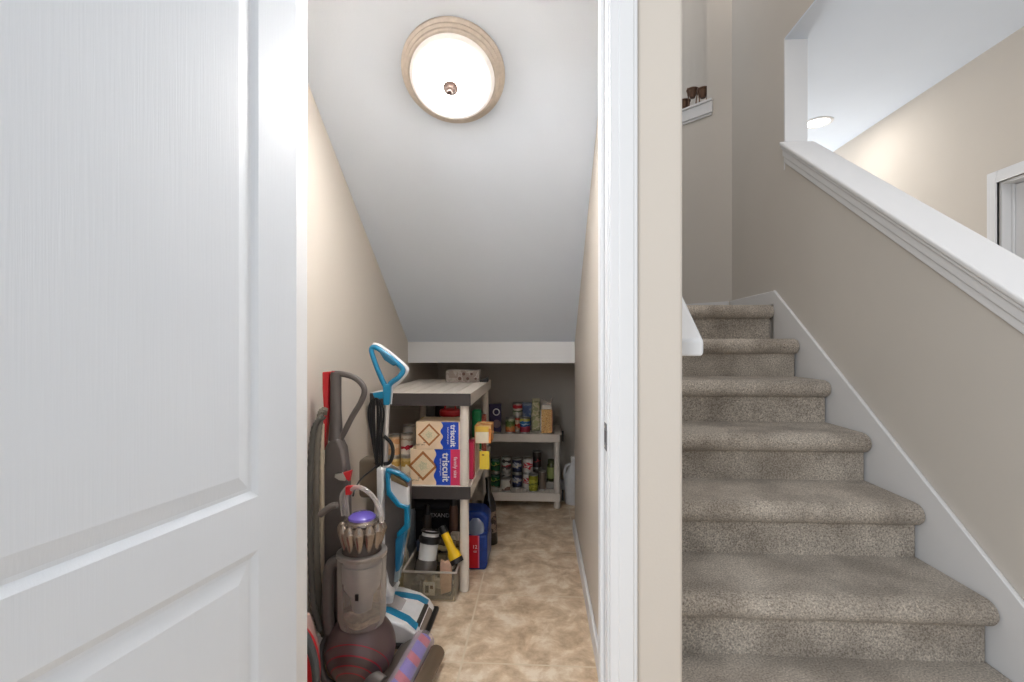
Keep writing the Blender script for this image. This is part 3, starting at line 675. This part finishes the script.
# flashlight
fl0 = Vector((-.462, 2.285, .295)); fl1 = Vector((-.386, 2.240, .160))
t = thing('flashlight', 'yellow flashlight with black ends lying across the plastic bin', 'flashlight', fl1+Vector((.006, -.004, 0)))
d_ = fl0-fl1; q_ = d_.to_track_quat('Z', 'Y'); t.rotation_mode = 'QUATERNION'; t.rotation_quaternion = q_; LL = d_.length
YF = mat('flashlight_yellow', (236, 190, 20), .35)
MB().lathe([(0, .018), (.030, .018), (.029, .04), (.020, .06), (.0185, LL-.02), (0, LL-.02)], n=24).build('barrel', YF, t)
MB().lathe([(0, -.004), (.031, -.004), (.032, .018), (0, .018)], n=24).build('bezel', BLACK, t)
MB().lathe([(0, LL-.021), (.020, LL-.021), (.018, LL+.012), (0, LL+.016)], n=24).build('tail_cap', BLACK, t)
B(-.006, .006, -.024, -.0175, .066, .098).build('switch', BLACK, t, bevel=.002)
# pale torn carton at the bin's right front
t = thing('paper_sachet', 'crumpled pink and cream packet at the right corner of the bin', 'packet', (-.424, 2.215, .02))
MB().prism([(-.028, 0, .0), (.018, 0, .015), (.022, 0, .13), (.008, 0, .155), (-.012, 0, .148), (-.03, 0, .158), (-.034, 0, .10)], (0, .018, 0)).build('packet_body', mat('pink_cream', (216, 176, 152), .6, var=.15), t, bevel=.003)
t = thing('paper_card', 'small white card with black print inside the front of the bin', 'card', (-.50, 2.205, .02))
B(-.03, .022, 0, .004, 0, .06).build('card', WHT, t); B(-.022, -.006, -.0006, 0, .012, .045).build('print', BLACK, t); B(.0, .014, -.0006, 0, .03, .045).build('print', mat('print_brown'), t)
# black duffel with a pale script strip behind the bin
t = thing('duffel_bag', 'black duffel bag with pale script band behind the bin', 'bag', (-.60, 2.72, 0))
MB().prism([(-.15, -.16, .02), (.15, -.16, .02), (.160, -.16, .20), (.150, -.15, .29), (.12, -.14, .33), (-.12, -.14, .33), (-.15, -.15, .29), (-.160, -.16, .20)], (0, .34, 0)).build('bag_body', mat('black_nylon', (34, 33, 38), .6, bump=.4, bscale=40), t, bevel=.03, seg=4)
B(-.155, .160, -.172, -.158, .235, .295).build('band', mat('band_black', (12, 12, 16), .4), t, bevel=.003)
lettering('ALEXANDER', t, (.075, -.1735, .265), (PI/2, 0, 0), .030, mat('script_grey', (190, 190, 196)))
t = thing('cleaning_cloth', 'crumpled grey-green cloth on top of the black duffel bag', 'cloth', (-.56, 2.66, .331))
mb = MB(); mb.lathe([(0, 0), (.06, .002), (.065, .014), (.05, .028), (.02, .038), (0, .036)], n=14)
for v in mb.bm.verts: v.co += Vector((math.sin(v.co.y*90)*.012, math.sin(v.co.x*70)*.010, math.sin(v.co.x*120)*.004 if v.co.z > .01 else 0))
mb.build('cloth', mat('grey_green_cloth', (112, 120, 106), .8), t)
t = thing('water_bottle', 'clear ribbed bottle standing at the left of the bin', 'bottle', (-.655, 2.30, 0))
MB().lathe([(0, 0), (.030, 0), (.032, .01), (.030, .05), (.032, .06), (.030, .11), (.032, .12), (.030, .17), (.014, .22), (.013, .24), (0, .24)], n=24).build('bottle_body', glass_mat('pet_clear', (200, 196, 180), .3), t)
MB().lathe([(0, .238), (.016, .238), (.016, .255), (0, .255)], n=16).build('cap', WHITEP, t)
for q, (x, y, hgt, c, nm) in enumerate([(-.448, 2.52, .38, (96, 70, 60), 'brown'), (-.67, 2.52, .36, (120, 130, 140), 'blue-grey'), (-.585, 2.52, .33, (70, 64, 60), 'charcoal')]):
    t = thing('aerosol_can', '%s aerosol can standing behind the plastic bin' % nm, 'spray can', (x, y, 0), group=None)
    MB().lathe([(0, 0), (.022, 0), (.023, .005), (.023, hgt-.07), (.017, hgt-.05), (0, hgt-.05)], n=20).build('can_body', mat('aerosol_'+nm.replace('-', '_'), c, .35, .3), t)
    MB().lathe([(0, hgt-.052), (.016, hgt-.052), (.015, hgt-.01), (.008, hgt), (0, hgt)], n=16).build('cap', BLACK, t)
# soft-drink pack behind the leg
t = thing('drinks_pack', 'red and blue wrapped pack of drinks on the floor behind the rack leg', 'drinks pack', (-.355, 2.62, 0))
PB = mat('pack_blue', (14, 52, 130), .3, var=.2)
MB().prism([(-.06, -.11, 0), (.075, -.11, 0), (.084, -.11, .03), (.084, -.11, .18), (-.06, -.11, .18)], (0, .22, 0)).build('wrap', PB, t, bevel=.012, seg=3)
B(-.058, .036, -.1125, -.1095, .012, .178).build('red_panel', mat('pack_red', (200, 16, 40), .3), t)
B(.036, .043, -.1125, -.1095, .012, .178).build('pink_line', mat('pack_pink', (214, 110, 140), .3), t)
lettering('12', t, (.020, -.1132, .12), (PI/2, 0, 0), .026, WHT); lettering('oz', t, (.021, -.1132, .098), (PI/2, 0, 0), .018, WHT)
MB().prism([(-.06, -.06, .17), (.084, -.06, .17), (.086, -.06, .25), (.05, -.06, .285), (-.06, -.06, .285)], (0, .15, 0)).build('upper_wrap', PB, t, bevel=.015, seg=3)
mb = MB(); mb.lathe([(0, .17), (.044, .17), (.046, .20), (.040, .225), (.016, .25), (0, .252)], (.018, -.062, 0), 20); mb.build('bottle_shoulder', glass_mat('shrink_clear', (190, 200, 214), .4, .08), t)
t = thing('wine_bottle', 'dark glass bottle leaning beyond the drinks pack', 'bottle', (-.285, 2.86, 0)); t.rotation_euler = (0, math.radians(-3), 0)
MB().lathe([(0, 0), (.037, 0), (.038, .006), (.038, .22), (.030, .26), (.016, .30), (.015, .37), (.017, .372), (.017, .385), (0, .385)], n=24).build('bottle_body', mat('dark_glass', (26, 20, 18), .1, coat=.5), t)
MB().lathe([(.0385, .07), (.0385, .19)], n=24).build('paper_label', print_mat('wine_label', [(120, 104, 92), (60, 48, 44), (150, 130, 116)], 30), t)

# ------------------------------------------------------------------ ball vacuum cleaner
V0 = Vector((-.632, 1.66, 0))
def W2(u, v, y=1.66): return at(u, v, y)-V0
dy = thing('upright_vacuum', 'dark grey upright ball vacuum with red trigger and clear bin', 'vacuum cleaner', V0)
def ball_mat():
    m = bpy.data.materials.new('ball_striped'); m.use_nodes = True
    nt = m.node_tree; N = nt.nodes; L = nt.links; b = N['Principled BSDF']
    tc = N.new('ShaderNodeTexCoord'); nm = N.new('ShaderNodeVectorMath'); nm.operation = 'NORMALIZE'
    dt = N.new('ShaderNodeVectorMath'); dt.operation = 'DOT_PRODUCT'; ax = Vector((.02, -.84, -.52)).normalized(); dt.inputs[1].default_value = ax
    L.new(tc.outputs['Object'], nm.inputs[0]); L.new(nm.outputs[0], dt.inputs[0])
    r = N.new('ShaderNodeValToRGB'); r.color_ramp.interpolation = 'CONSTANT'; e = r.color_ramp.elements
    base = lin((92, 75, 76)); red = lin((150, 30, 48)); dk = lin((76, 64, 66))
    e[0].position = 0; e[0].color = base; e[1].position = .40; e[1].color = red
    for p, c in ((.425, base), (.62, red), (.645, dk), (.79, red), (.812, base), (.90, red), (.915, dk)):
        x = e.new(p); x.color = c
    L.new(dt.outputs['Value'], r.inputs[0]); L.new(r.outputs[0], b.inputs['Base Color']); b.inputs['Roughness'].default_value = .32; b.inputs['Metallic'].default_value = .25
    return m
R_ = .118
o = MB().lathe([(R_*math.sin(PI*q/28) if 0 < q < 28 else 0, -R_*math.cos(PI*q/28)) for q in range(29)], n=48).build('ball', ball_mat(), dy); o.location = (.014, 0, R_+.001)
# side arms of the ball
MB().tube(smooth_path([(-.10, .04, .16), (-.125, .0, .10), (-.09, -.05, .035), (.0, -.06, .012)]), .012, 10).build('cradle_arm', DGREY, dy)
# clear dust bin
cb = thing('x', 'x', 'x', V0); bpy.data.objects.remove(cb)
bx, by = .022, -.01
zb0, zb1 = .200, .452
MB().lathe([(.0, zb0+.010), (.05, zb0), (.074, zb0+.012), (.081, zb0+.04), (.0825, zb1-.01), (.083, zb1)], (bx, by, 0), 40).build('dust_bin', glass_mat('smoky_bin', (190, 184, 180), .10, .05), dy)
MB().lathe([(0, zb0+.03), (.030, zb0+.03), (.038, zb0+.10), (.060, zb0+.135), (.060, zb0+.155), (.066, zb0+.157), (.066, zb0+.215), (.060, zb0+.218), (.060, zb1-.006), (0, zb1-.006)], (bx, by, 0), 32).build('shroud', mat('shroud_grey', (168, 170, 173), .4, .3), dy)
MB().lathe([(.0825, zb1-.010), (.0838, zb1-.008), (.0838, zb1+.002), (.080, zb1+.004), (0, zb1+.004)], (bx, by, 0), 40).build('bin_collar', mat('collar_grey', (150, 144, 140), .3, .4), dy)
B(bx+.008, bx+.018, by-.085, by-.080, .325, .345).build('bin_mark', BLACK, dy)
mb = MB(); mb.lathe([(0, zb0+.016), (.060, zb0+.02), (.070, zb0+.045), (.04, zb0+.056), (0, zb0+.060)], (bx, by, 0), 24)
for v in mb.bm.verts: v.co.z += .006*math.sin(v.co.x*60)*math.cos(v.co.y*50)
mb.build('dust', mat('dust_beige', (150, 138, 124), .9, var=.25, scale=60), dy)
# cyclone cones
BZ = mat('cyclone_bronze', (150, 138, 128), .25, .8, .06)
nC = 12
for q in range(nC):
    a = 2*PI*q/nC+.2; M = Matrix.Translation((bx+.055*math.cos(a), by+.055*math.sin(a), .470)) @ Matrix.Rotation(a, 4, 'Z') @ Matrix.Rotation(.13, 4, 'Y') @ Matrix.Translation((0, 0, -.474))
    MB().lathe([(0, .452), (.006, .452), (.0198, .532), (.0203, .540), (.0180, .542), (.0170, .549), (.011, .556), (.007, .562), (0, .563)], (0, 0, 0), 14, M).build('cyclone', BZ, dy)
MB().lathe([(0, .458), (.066, .458), (.062, .49), (.048, .52), (.046, .556), (0, .556)], (bx, by, 0), 32).build('cyclone_core', mat('core_dark', (70, 60, 56), .4, .4), dy)
MB().lathe([(0, .552), (.058, .552), (.056, .560), (.046, .566), (0, .566)], (bx, by, 0), 32).build('cyclone_lid', BZ, dy)
MB().lathe([(0, .564), (.046, .564), (.045, .573), (.032, .583), (.0, .588)], (bx, by, 0), 32).build('filter_cap', mat('cap_violet', (104, 88, 190), .25, coat=.4), dy)
# carry handle, clear
MB().tube(smooth_path([(-.045, .03, .56), (-.046, .02, .62), (-.030, .01, .655), (.01, .0, .668), (.055, -.01, .646), (.088, -.02, .600), (.094, -.02, .556)]), .008, 12).build('carry_handle', glass_mat('clear_handle', (220, 212, 208), .30, .06), dy)
MB().tube(smooth_path([(-.060, .03, .56), (-.062, .02, .63), (-.04, .015, .662)]), .007, 12).build('handle_strut', glass_mat('clear_handle', 0, 0), dy)
mb = MB(); mb.box(-.042, -.022, .0, .018, .640, .670); mb.box(-.034, .002, .0, .016, .660, .672); mb.build('release_button', RED, dy, bevel=.003)
# wand housing, tapered neck, handle
def wz(pts, y, th, name, m, bev=.01, seg=3): MB().prism([W2(u, v, y)-Vector((0, th/2, 0)) for u, v in pts], (0, th, 0)).build(name, m, dy, bevel=bev, seg=seg)
wz([(324, 632), (324, 470), (327, 462), (327, 446), (334, 437), (341, 437), (346, 447), (349, 470), (350, 515), (348, 632)], 1.74, .055, 'wand_housing', DGREY, .014, 4)
wz([(336, 473), (344, 472), (349, 477), (347, 481), (340, 480), (335, 477)], 1.705, .02, 'catch', CHROME, .003)
wz([(344, 472), (352, 470), (350, 481), (347, 478)], 1.70, .02, 'red_catch', RED, .002)
MB().tube([W2(335.8, v, 1.74) for v in (440, 410, 385, 372)], [.026, .020, .020, .020], 14).build('wand', DGREY, dy)
wz([(324, 372), (336, 371), (330.5, 375), (330, 386), (329.5, 412), (327, 436), (326, 450), (323, 447), (324, 436), (325.5, 412), (324, 388)], 1.74, .03, 'red_trigger', RED, .003)
wz([(321, 414), (326, 412), (327, 422), (322, 422)], 1.74, .025, 'hook', RED, .003)
MB().tube(smooth_path([W2(u, v, 1.74) for u, v in ((332, 373.5), (342, 374), (353, 377), (361, 383), (364.5, 391), (361, 402), (352, 417), (345, 431), (340, 440))]), .0105, 12).build('handle_loop', DGREY, dy)
# corrugated hose looped at the left
def hose(name, pts, r, m, pitch=.012):
    P = smooth_path(pts, 14); rr = [r*(1 if i % 2 else .86) for i in range(len(P))]
    return MB().tube(P, rr, 12).build(name, m, dy)
HO = mat('hose_grey', (104, 98, 88), .5)
hose('hose', [W2(u, v, y) for u, v, y in ((327, 412, 1.70), (321, 414, 1.69), (316.5, 450, 1.68), (315.5, 520, 1.68), (318, 590, 1.68), (323, 630, 1.69), (330, 636, 1.70))], .014, HO)
hose('hose', [W2(u, v, y) for u, v, y in ((324, 416, 1.65), (314, 430, 1.63), (310, 480, 1.62), (310.5, 540, 1.62), (313, 600, 1.62), (320, 630, 1.63))], .011, mat('hose_dark', (74, 72, 68), .5))
MB().tube([W2(321.5, v, 1.71) for v in (424, 500, 600, 632)], .010, 12).build('cream_tube', mat('cream_tube', (186, 172, 150), .4), dy)
MB().tube(smooth_path([W2(u, v, 1.62) for u, v in ((320, 515), (326, 510), (332, 506), (337, 505))]), .011, 12).build('wand_hook', MGREY, dy)
# elbow pipe joining the ball to the bin
MB().tube(smooth_path([W2(u, v, 1.64) for u, v in ((343, 560), (334, 562), (329, 572), (328, 590), (328, 615), (330, 632))]), [.020]*31, 14).build('elbow_pipe', DGREY, dy)
# cleaner head: purple roller in a clear tube, brown cover beside it
h0 = Vector((-.434, 1.80, .056))-V0; h1 = Vector((-.462, 1.50, .056))-V0
def spiral_mat():
    m = bpy.data.materials.new('roller_purple'); m.use_nodes = True
    nt = m.node_tree; N = nt.nodes; L = nt.links; b = N['Principled BSDF']
    tc = N.new('ShaderNodeTexCoord'); wv = N.new('ShaderNodeTexWave'); wv.bands_direction = 'DIAGONAL'; wv.inputs['Scale'].default_value = 5.5; wv.inputs['Distortion'].default_value = .6
    r = N.new('ShaderNodeValToRGB'); e = r.color_ramp.elements; e[0].position = .60; e[0].color = lin((98, 80, 186)); e[1].position = .72; e[1].color = lin((186, 60, 96))
    L.new(tc.outputs['Object'], wv.inputs[0]); L.new(wv.outputs['Fac'], r.inputs[0]); L.new(r.outputs[0], b.inputs['Base Color']); b.inputs['Roughness'].default_value = .5
    return m
MB().tube([h0, h1], .033, 24).build('brush_roll', spiral_mat(), dy)
dd = (h1-h0).normalized()
MB().tube([h0-dd*.008, h1+dd*.008], .041, 24).build('roller_cover', glass_mat('roller_clear', (196, 190, 194), .03, .05), dy)
side = Vector((-dd.y, dd.x, 0)); side = side if side.x > 0 else -side
MB().tube([h0+side*.062+dd*.03+Vector((0, 0, -.016)), h1+side*.062+Vector((0, 0, -.016))], .030, 20).build('front_cover', glass_mat('brown_clear', (120, 104, 88), .45, .08), dy)
mb = MB()
for q in range(7):
    p = h0+side*.062+(h1-h0)*(.2+.12*q)+Vector((0, 0, -.016)); mb.box(p.x-.012, p.x+.012, p.y-.003, p.y+.003, p.z-.02, p.z+.024)
mb.build('bristle_ribs', mat('rib_tan', (176, 160, 120)), dy)
mb = MB(); mb.prism([h0-side*.030+Vector((0, 0, .02)), h1-side*.030+Vector((0, 0, .02)), h1-side*.085+Vector((0, 0, .005)), h0-side*.075+dd*.03+Vector((0, 0, .005))], (0, 0, -.045)); mb.build('head_housing', mat('head_bronze', (96, 86, 80), .3, .4), dy, bevel=.008, seg=3)
MB().tube(smooth_path([h1-side*.05+Vector((0, .06, 0)), h1-side*.10+Vector((0, .08, .01)), Vector((.03, -.03, .045))]), .026, 14).build('neck', MGREY, dy)

# ------------------------------------------------------------------ teal and white floor washer
Y1 = 1.95; S0 = Vector((-.585, 1.97, 0))
bs = thing('floor_washer', 'teal and white upright floor washer standing beside the tall rack', 'floor washer', S0)
def Q(u, v, y=Y1): return at(u, v, y)-S0
def plate(name, pts, y, th, m, bev=.008, seg=3): return MB().prism([Q(u, v, y)-Vector((0, th/2, 0)) for u, v in pts], (0, th, 0)).build(name, m, bs, bevel=bev, seg=seg)
def rc(pts, **k): return smooth_path(pts, 5, **k)
MB().tube(rc([Q(u, v) for u, v in ((387, 388), (380, 375), (373.5, 358), (371.5, 349), (376, 347.5), (386, 354), (397, 363), (403, 370), (399, 377), (391, 383))], closed=True), .0105, 12, closed=True).build('handle_loop', TEAL, bs)
MB().tube(rc([Q(u, v, 1.965) for u, v in ((373, 345), (380, 346.5), (393, 356), (405.5, 367), (406, 372), (399, 381), (392, 387), (390.5, 394), (389.5, 404))]), .0095, 12).build('handle_back', WHITEP, bs)
plate('grip', [(378, 349), (388, 355), (398, 364), (394, 366), (385, 360)], 1.94, .022, mat('teal_dark', (10, 92, 122), .5), .004)
plate('handle_neck', [(383.5, 384), (391.5, 384), (390, 405), (384, 405)], Y1, .03, TEAL, .006)
plate('cord_hook', [(373, 393), (385, 391), (385, 398), (376, 400)], Y1, .02, TEAL, .004)
MB().tube([Q(387, 404), Q(384.8, 466)], .0115, 16).build('stem', mat('stem_silver', (206, 200, 194), .3, .5), bs)
# body
plate('body', [(383, 464), (389, 466), (410, 480), (409, 528), (403, 560), (398, 580), (392, 588), (387, 560), (386, 520), (382, 490)], Y1+.03, .085, MGREY, .012, 4)
plate('spine', [(381, 464), (388, 466), (388, 480), (386.5, 500), (387, 560), (391, 580), (397, 590), (391, 592), (384, 580), (382.5, 540), (381.5, 505)], Y1+.01, .12, WHITEP, .008)
plate('upper_shell', [(389.5, 477), (409, 487), (409.5, 506), (403, 505), (391, 492)], Y1-.022, .03, WHITEP, .006)
# teal frame as a closed band
MB().tube([Q(u, v, Y1-.03) for u, v in ((386.5, 470), (389, 470), (400, 474), (409.5, 481))], [.009, .010, .010, .009], 10).build('teal_frame', TEAL, bs)
plate('teal_side', [(386, 470), (390, 474), (391.5, 490), (401, 503), (409.5, 505), (409.5, 528), (398, 537), (397.5, 532), (405, 524), (405, 508), (398, 506), (387.5, 494)], Y1-.03, .03, TEAL, .004)
plate('tank', [(397, 537), (407, 530), (404.5, 545), (401, 568), (397, 570), (396.5, 555)], Y1-.02, .05, glass_mat('blue_tank', (50, 130, 176), .75), .005)
plate('tank_foot', [(396, 566), (401.5, 566), (399.5, 580), (395, 580)], Y1-.02, .04, glass_mat('clear_tank', (170, 190, 200), .6), .004)
plate('carry_opening', [(391, 475), (394, 474.5), (406, 482), (408, 487), (392, 480)], Y1-.030, .022, mat('opening_tan', (110, 92, 62), .6), .002)
# smoky clean-water tank at the back left
tk = MB(); a, b = at(361.5, 457, 2.04)-S0, at(386, 496, 2.04)-S0
tk.box(a.x, b.x, .03, .11, b.z, a.z).build('water_tank', glass_mat('smoky_tank', (160, 148, 134), .42, .15), bs, bevel=.018, seg=4)
# cord coil
CB = mat('black_cord', (20, 19, 20), .45)
mb = MB()
for q in range(15):
    w1 = random.uniform(-1.5, 1.5); w2 = random.uniform(-3, 2.5); w3 = random.uniform(0, 9); dy_ = random.uniform(-.015, .03)
    kx = random.uniform(.1, 1)
    mb.tube(rc([Q(376+(u-376)*kx, v, 1.925+dy_) for u, v in ((379+w1, 399), (371+w2, 402+w1), (368+w2*1.2, 412+w3*.4), (371+w2*.6, 434), (376+w1, 455+w3), (380, 466+w3*.8), (383+w1*.6, 458+w3), (382+w2*.5, 435), (384+w2*.4, 412))], closed=True), .0027, 6, closed=True)
mb.build('power_cord', CB, bs)
MB().tube(rc([Q(u, v, 1.93) for u, v in ((384, 436), (391, 443), (393, 452), (390, 462), (384, 464))]), .0075, 9).build('cord_wrap', CB, bs)
MB().tube(rc([Q(u, v, y) for u, v, y in ((380, 463, 1.93), (372, 470, 1.88), (362, 478, 1.82), (356, 487, 1.77), (353, 496, 1.74))]), .0035, 8).build('cord_tail', CB, bs)
# foot: faces the right-hand wall
fx0, fx1, fy0, fy1 = -.665, -.452, 1.835, 2.115
def fz(x): return .118-.36*(x-fx0)
prof = [(fx0, .012), (fx0, .085), (fx0+.03, .112), (fx0+.07, .108), (fx0+.15, .086), (fx1-.025, .060), (fx1-.006, .030), (fx1-.006, .012)]
MB().prism([Vector((x, fy0+.01, z))-S0 for x, z in prof], (0, fy1-fy0-.02, 0)).build('foot_shell', WHITEP, bs, bevel=.014, seg=4)
B(fx0+.0, fx1+.012, fy0-.004, fy1+.004, .003, .022).build('foot_base', BLACK, bs, bevel=.006, off=S0)
for n_, (ya, yb) in enumerate(((fy0+.022, fy0+.062), (fy1-.062, fy1-.022))):
    P = [(x, z+.0035) for x, z in prof[2:6]]
    MB().prism([Vector((x, ya+((fx1-x)*.25 if n_ == 0 else -(fx1-x)*.25), z))-S0 for x, z in P]+[Vector((x, ya+((fx1-x)*.25 if n_ == 0 else -(fx1-x)*.25), z-.01))-S0 for x, z in P[::-1]], (0, yb-ya, 0)).build('teal_stripe', TEAL, bs, bevel=.002)
MB().prism([Vector((x, fy0+.055, z))-S0 for x, z in ((fx1-.085, .082), (fx1-.03, .060), (fx1-.004, .036), (fx1-.004, .020), (fx1-.085, .05))], (0, fy1-fy0-.11, 0)).build('brush_window', glass_mat('brush_window', (150, 140, 130), .42, .06), bs, bevel=.005)
MB().tube([Vector((fx1-.035, fy0+.06, .052))-S0, Vector((fx1-.035, fy1-.06, .052))-S0], .015, 14).build('brush', mat('brush_dark', (60, 56, 52), .8), bs)
MB().prism([Vector((x, (fy0+fy1)/2-.045, z))-S0 for x, z in ((fx0+.02, .112), (fx0+.10, .090), (fx0+.14, .082), (fx0+.10, .102), (fx0+.04, .128))], (0, .09, 0)).build('foot_cover', glass_mat('foot_clear', (205, 200, 200), .5, .08), bs, bevel=.006)
MB().tube([Vector((fx0+.035, 1.96, .10))-S0, Q(391, 584, 1.96)], [.030, .022], 16).build('neck', WHITEP, bs)

# ------------------------------------------------------------------ things in the left front corner
t = thing('round_bag', 'red and white round bag with grey rim on the floor by the closet jamb', 'bag', (-.735, 1.41, .014)); t.scale = (.76, 1, 1.42)
Mx = Matrix.Rotation(PI/2, 4, 'X')
MB().lathe([(0, -.03), (.100, -.03), (.108, -.015), (.108, .015), (.100, .03), (0, .03)], (0, 0, .118), 40, Mx).build('bag_body', RED, t)
MB().tube([(.112*math.cos(q*PI/20), -.02, .120+.112*math.sin(q*PI/20)) for q in range(40)], .014, 10, closed=True).build('rim', mat('rim_grey', (70, 74, 76), .5), t)
MB().prism([(-.09, -.0315, .04), (.062, -.0315, .03), (.098, -.0315, .115), (.03, -.0315, .085), (-.095, -.0315, .075)], (0, .001, 0)).build('white_panel', WHT, t, smooth=0)
t = thing('paper_bag', 'pink paper bag with small grey print behind the round red bag', 'bag', (-.775, 1.585, 0))
MB().prism([(-.05, -.02, 0), (.045, -.02, 0), (.040, -.02, .16), (.005, -.015, .262), (-.05, -.015, .265)], (0, .035, 0)).build('bag_body', mat('pink_paper', (206, 170, 162), .7), t, bevel=.004)
B(-.01, .008, -.0215, -.0195, .212, .224).build('print', DGREY, t)
t = thing('canvas_bag', 'khaki canvas bag standing against the closet wall behind the ball vacuum', 'bag', (-.775, 1.86, 0))
MB().prism([(-.042, -.03, 0), (.03, -.03, 0), (.034, -.03, .18), (.014, -.02, .29), (-.03, -.02, .29)], (0, .07, 0)).build('bag_body', mat('khaki', (150, 134, 100), .8, bump=.4, bscale=120), t, bevel=.012, seg=3)
MB().tube(smooth_path([(-.02, .015, .285), (-.015, .015, .33), (.0, .015, .33), (.005, .015, .285)]), .004, 8).build('bag_strap', mat('khaki_light', (196, 182, 150), .8), t)

# ------------------------------------------------------------------ pieces that belong to a part
def under(root, kids, host):
    ch = [c for c in bpy.data.objects if c.parent == root]
    h = next(c for c in ch if c.name.split('.')[0] == host)
    for c in ch:
        if c.name.split('.')[0] in kids and c != h: c.parent = h
for o in list(bpy.data.objects):
    n = o.name.split('.')[0]
    if o.parent is None and o.type == 'EMPTY':
        names = {c.name.split('.')[0] for c in bpy.data.objects if c.parent == o}
        if n == 'cracker_box' and 'blue_field' in names: under(o, ('biscuit_print', 'topping_print', 'small_print', 'lettering', 'side_print', 'magenta_stripe', 'blue_field'), 'carton_body')
        if n == 'upright_vacuum': under(o, ('release_button', 'handle_strut'), 'carry_handle'); under(o, ('cyclone',), 'cyclone_core'); under(o, ('bin_mark', 'bin_collar', 'shroud', 'dust'), 'dust_bin'); under(o, ('roller_cover',), 'brush_roll')
        if n == 'floor_washer': under(o, ('cord_wrap', 'cord_tail'), 'power_cord'); under(o, ('teal_stripe', 'brush_window', 'foot_cover', 'brush'), 'foot_shell'); under(o, ('carry_opening', 'badge'), 'body')
        if n == 'handrail': under(o, ('bracket',), 'rail')
        if n == 'ceiling_light': under(o, ('finial',), 'dome')
        if n == 'strike_plate': under(o, ('screw', 'latch_hole'), 'plate')
        if n == 'duffel_bag': under(o, ('lettering',), 'band')
        if n == 'drinks_pack': under(o, ('lettering', 'pink_line'), 'red_panel')
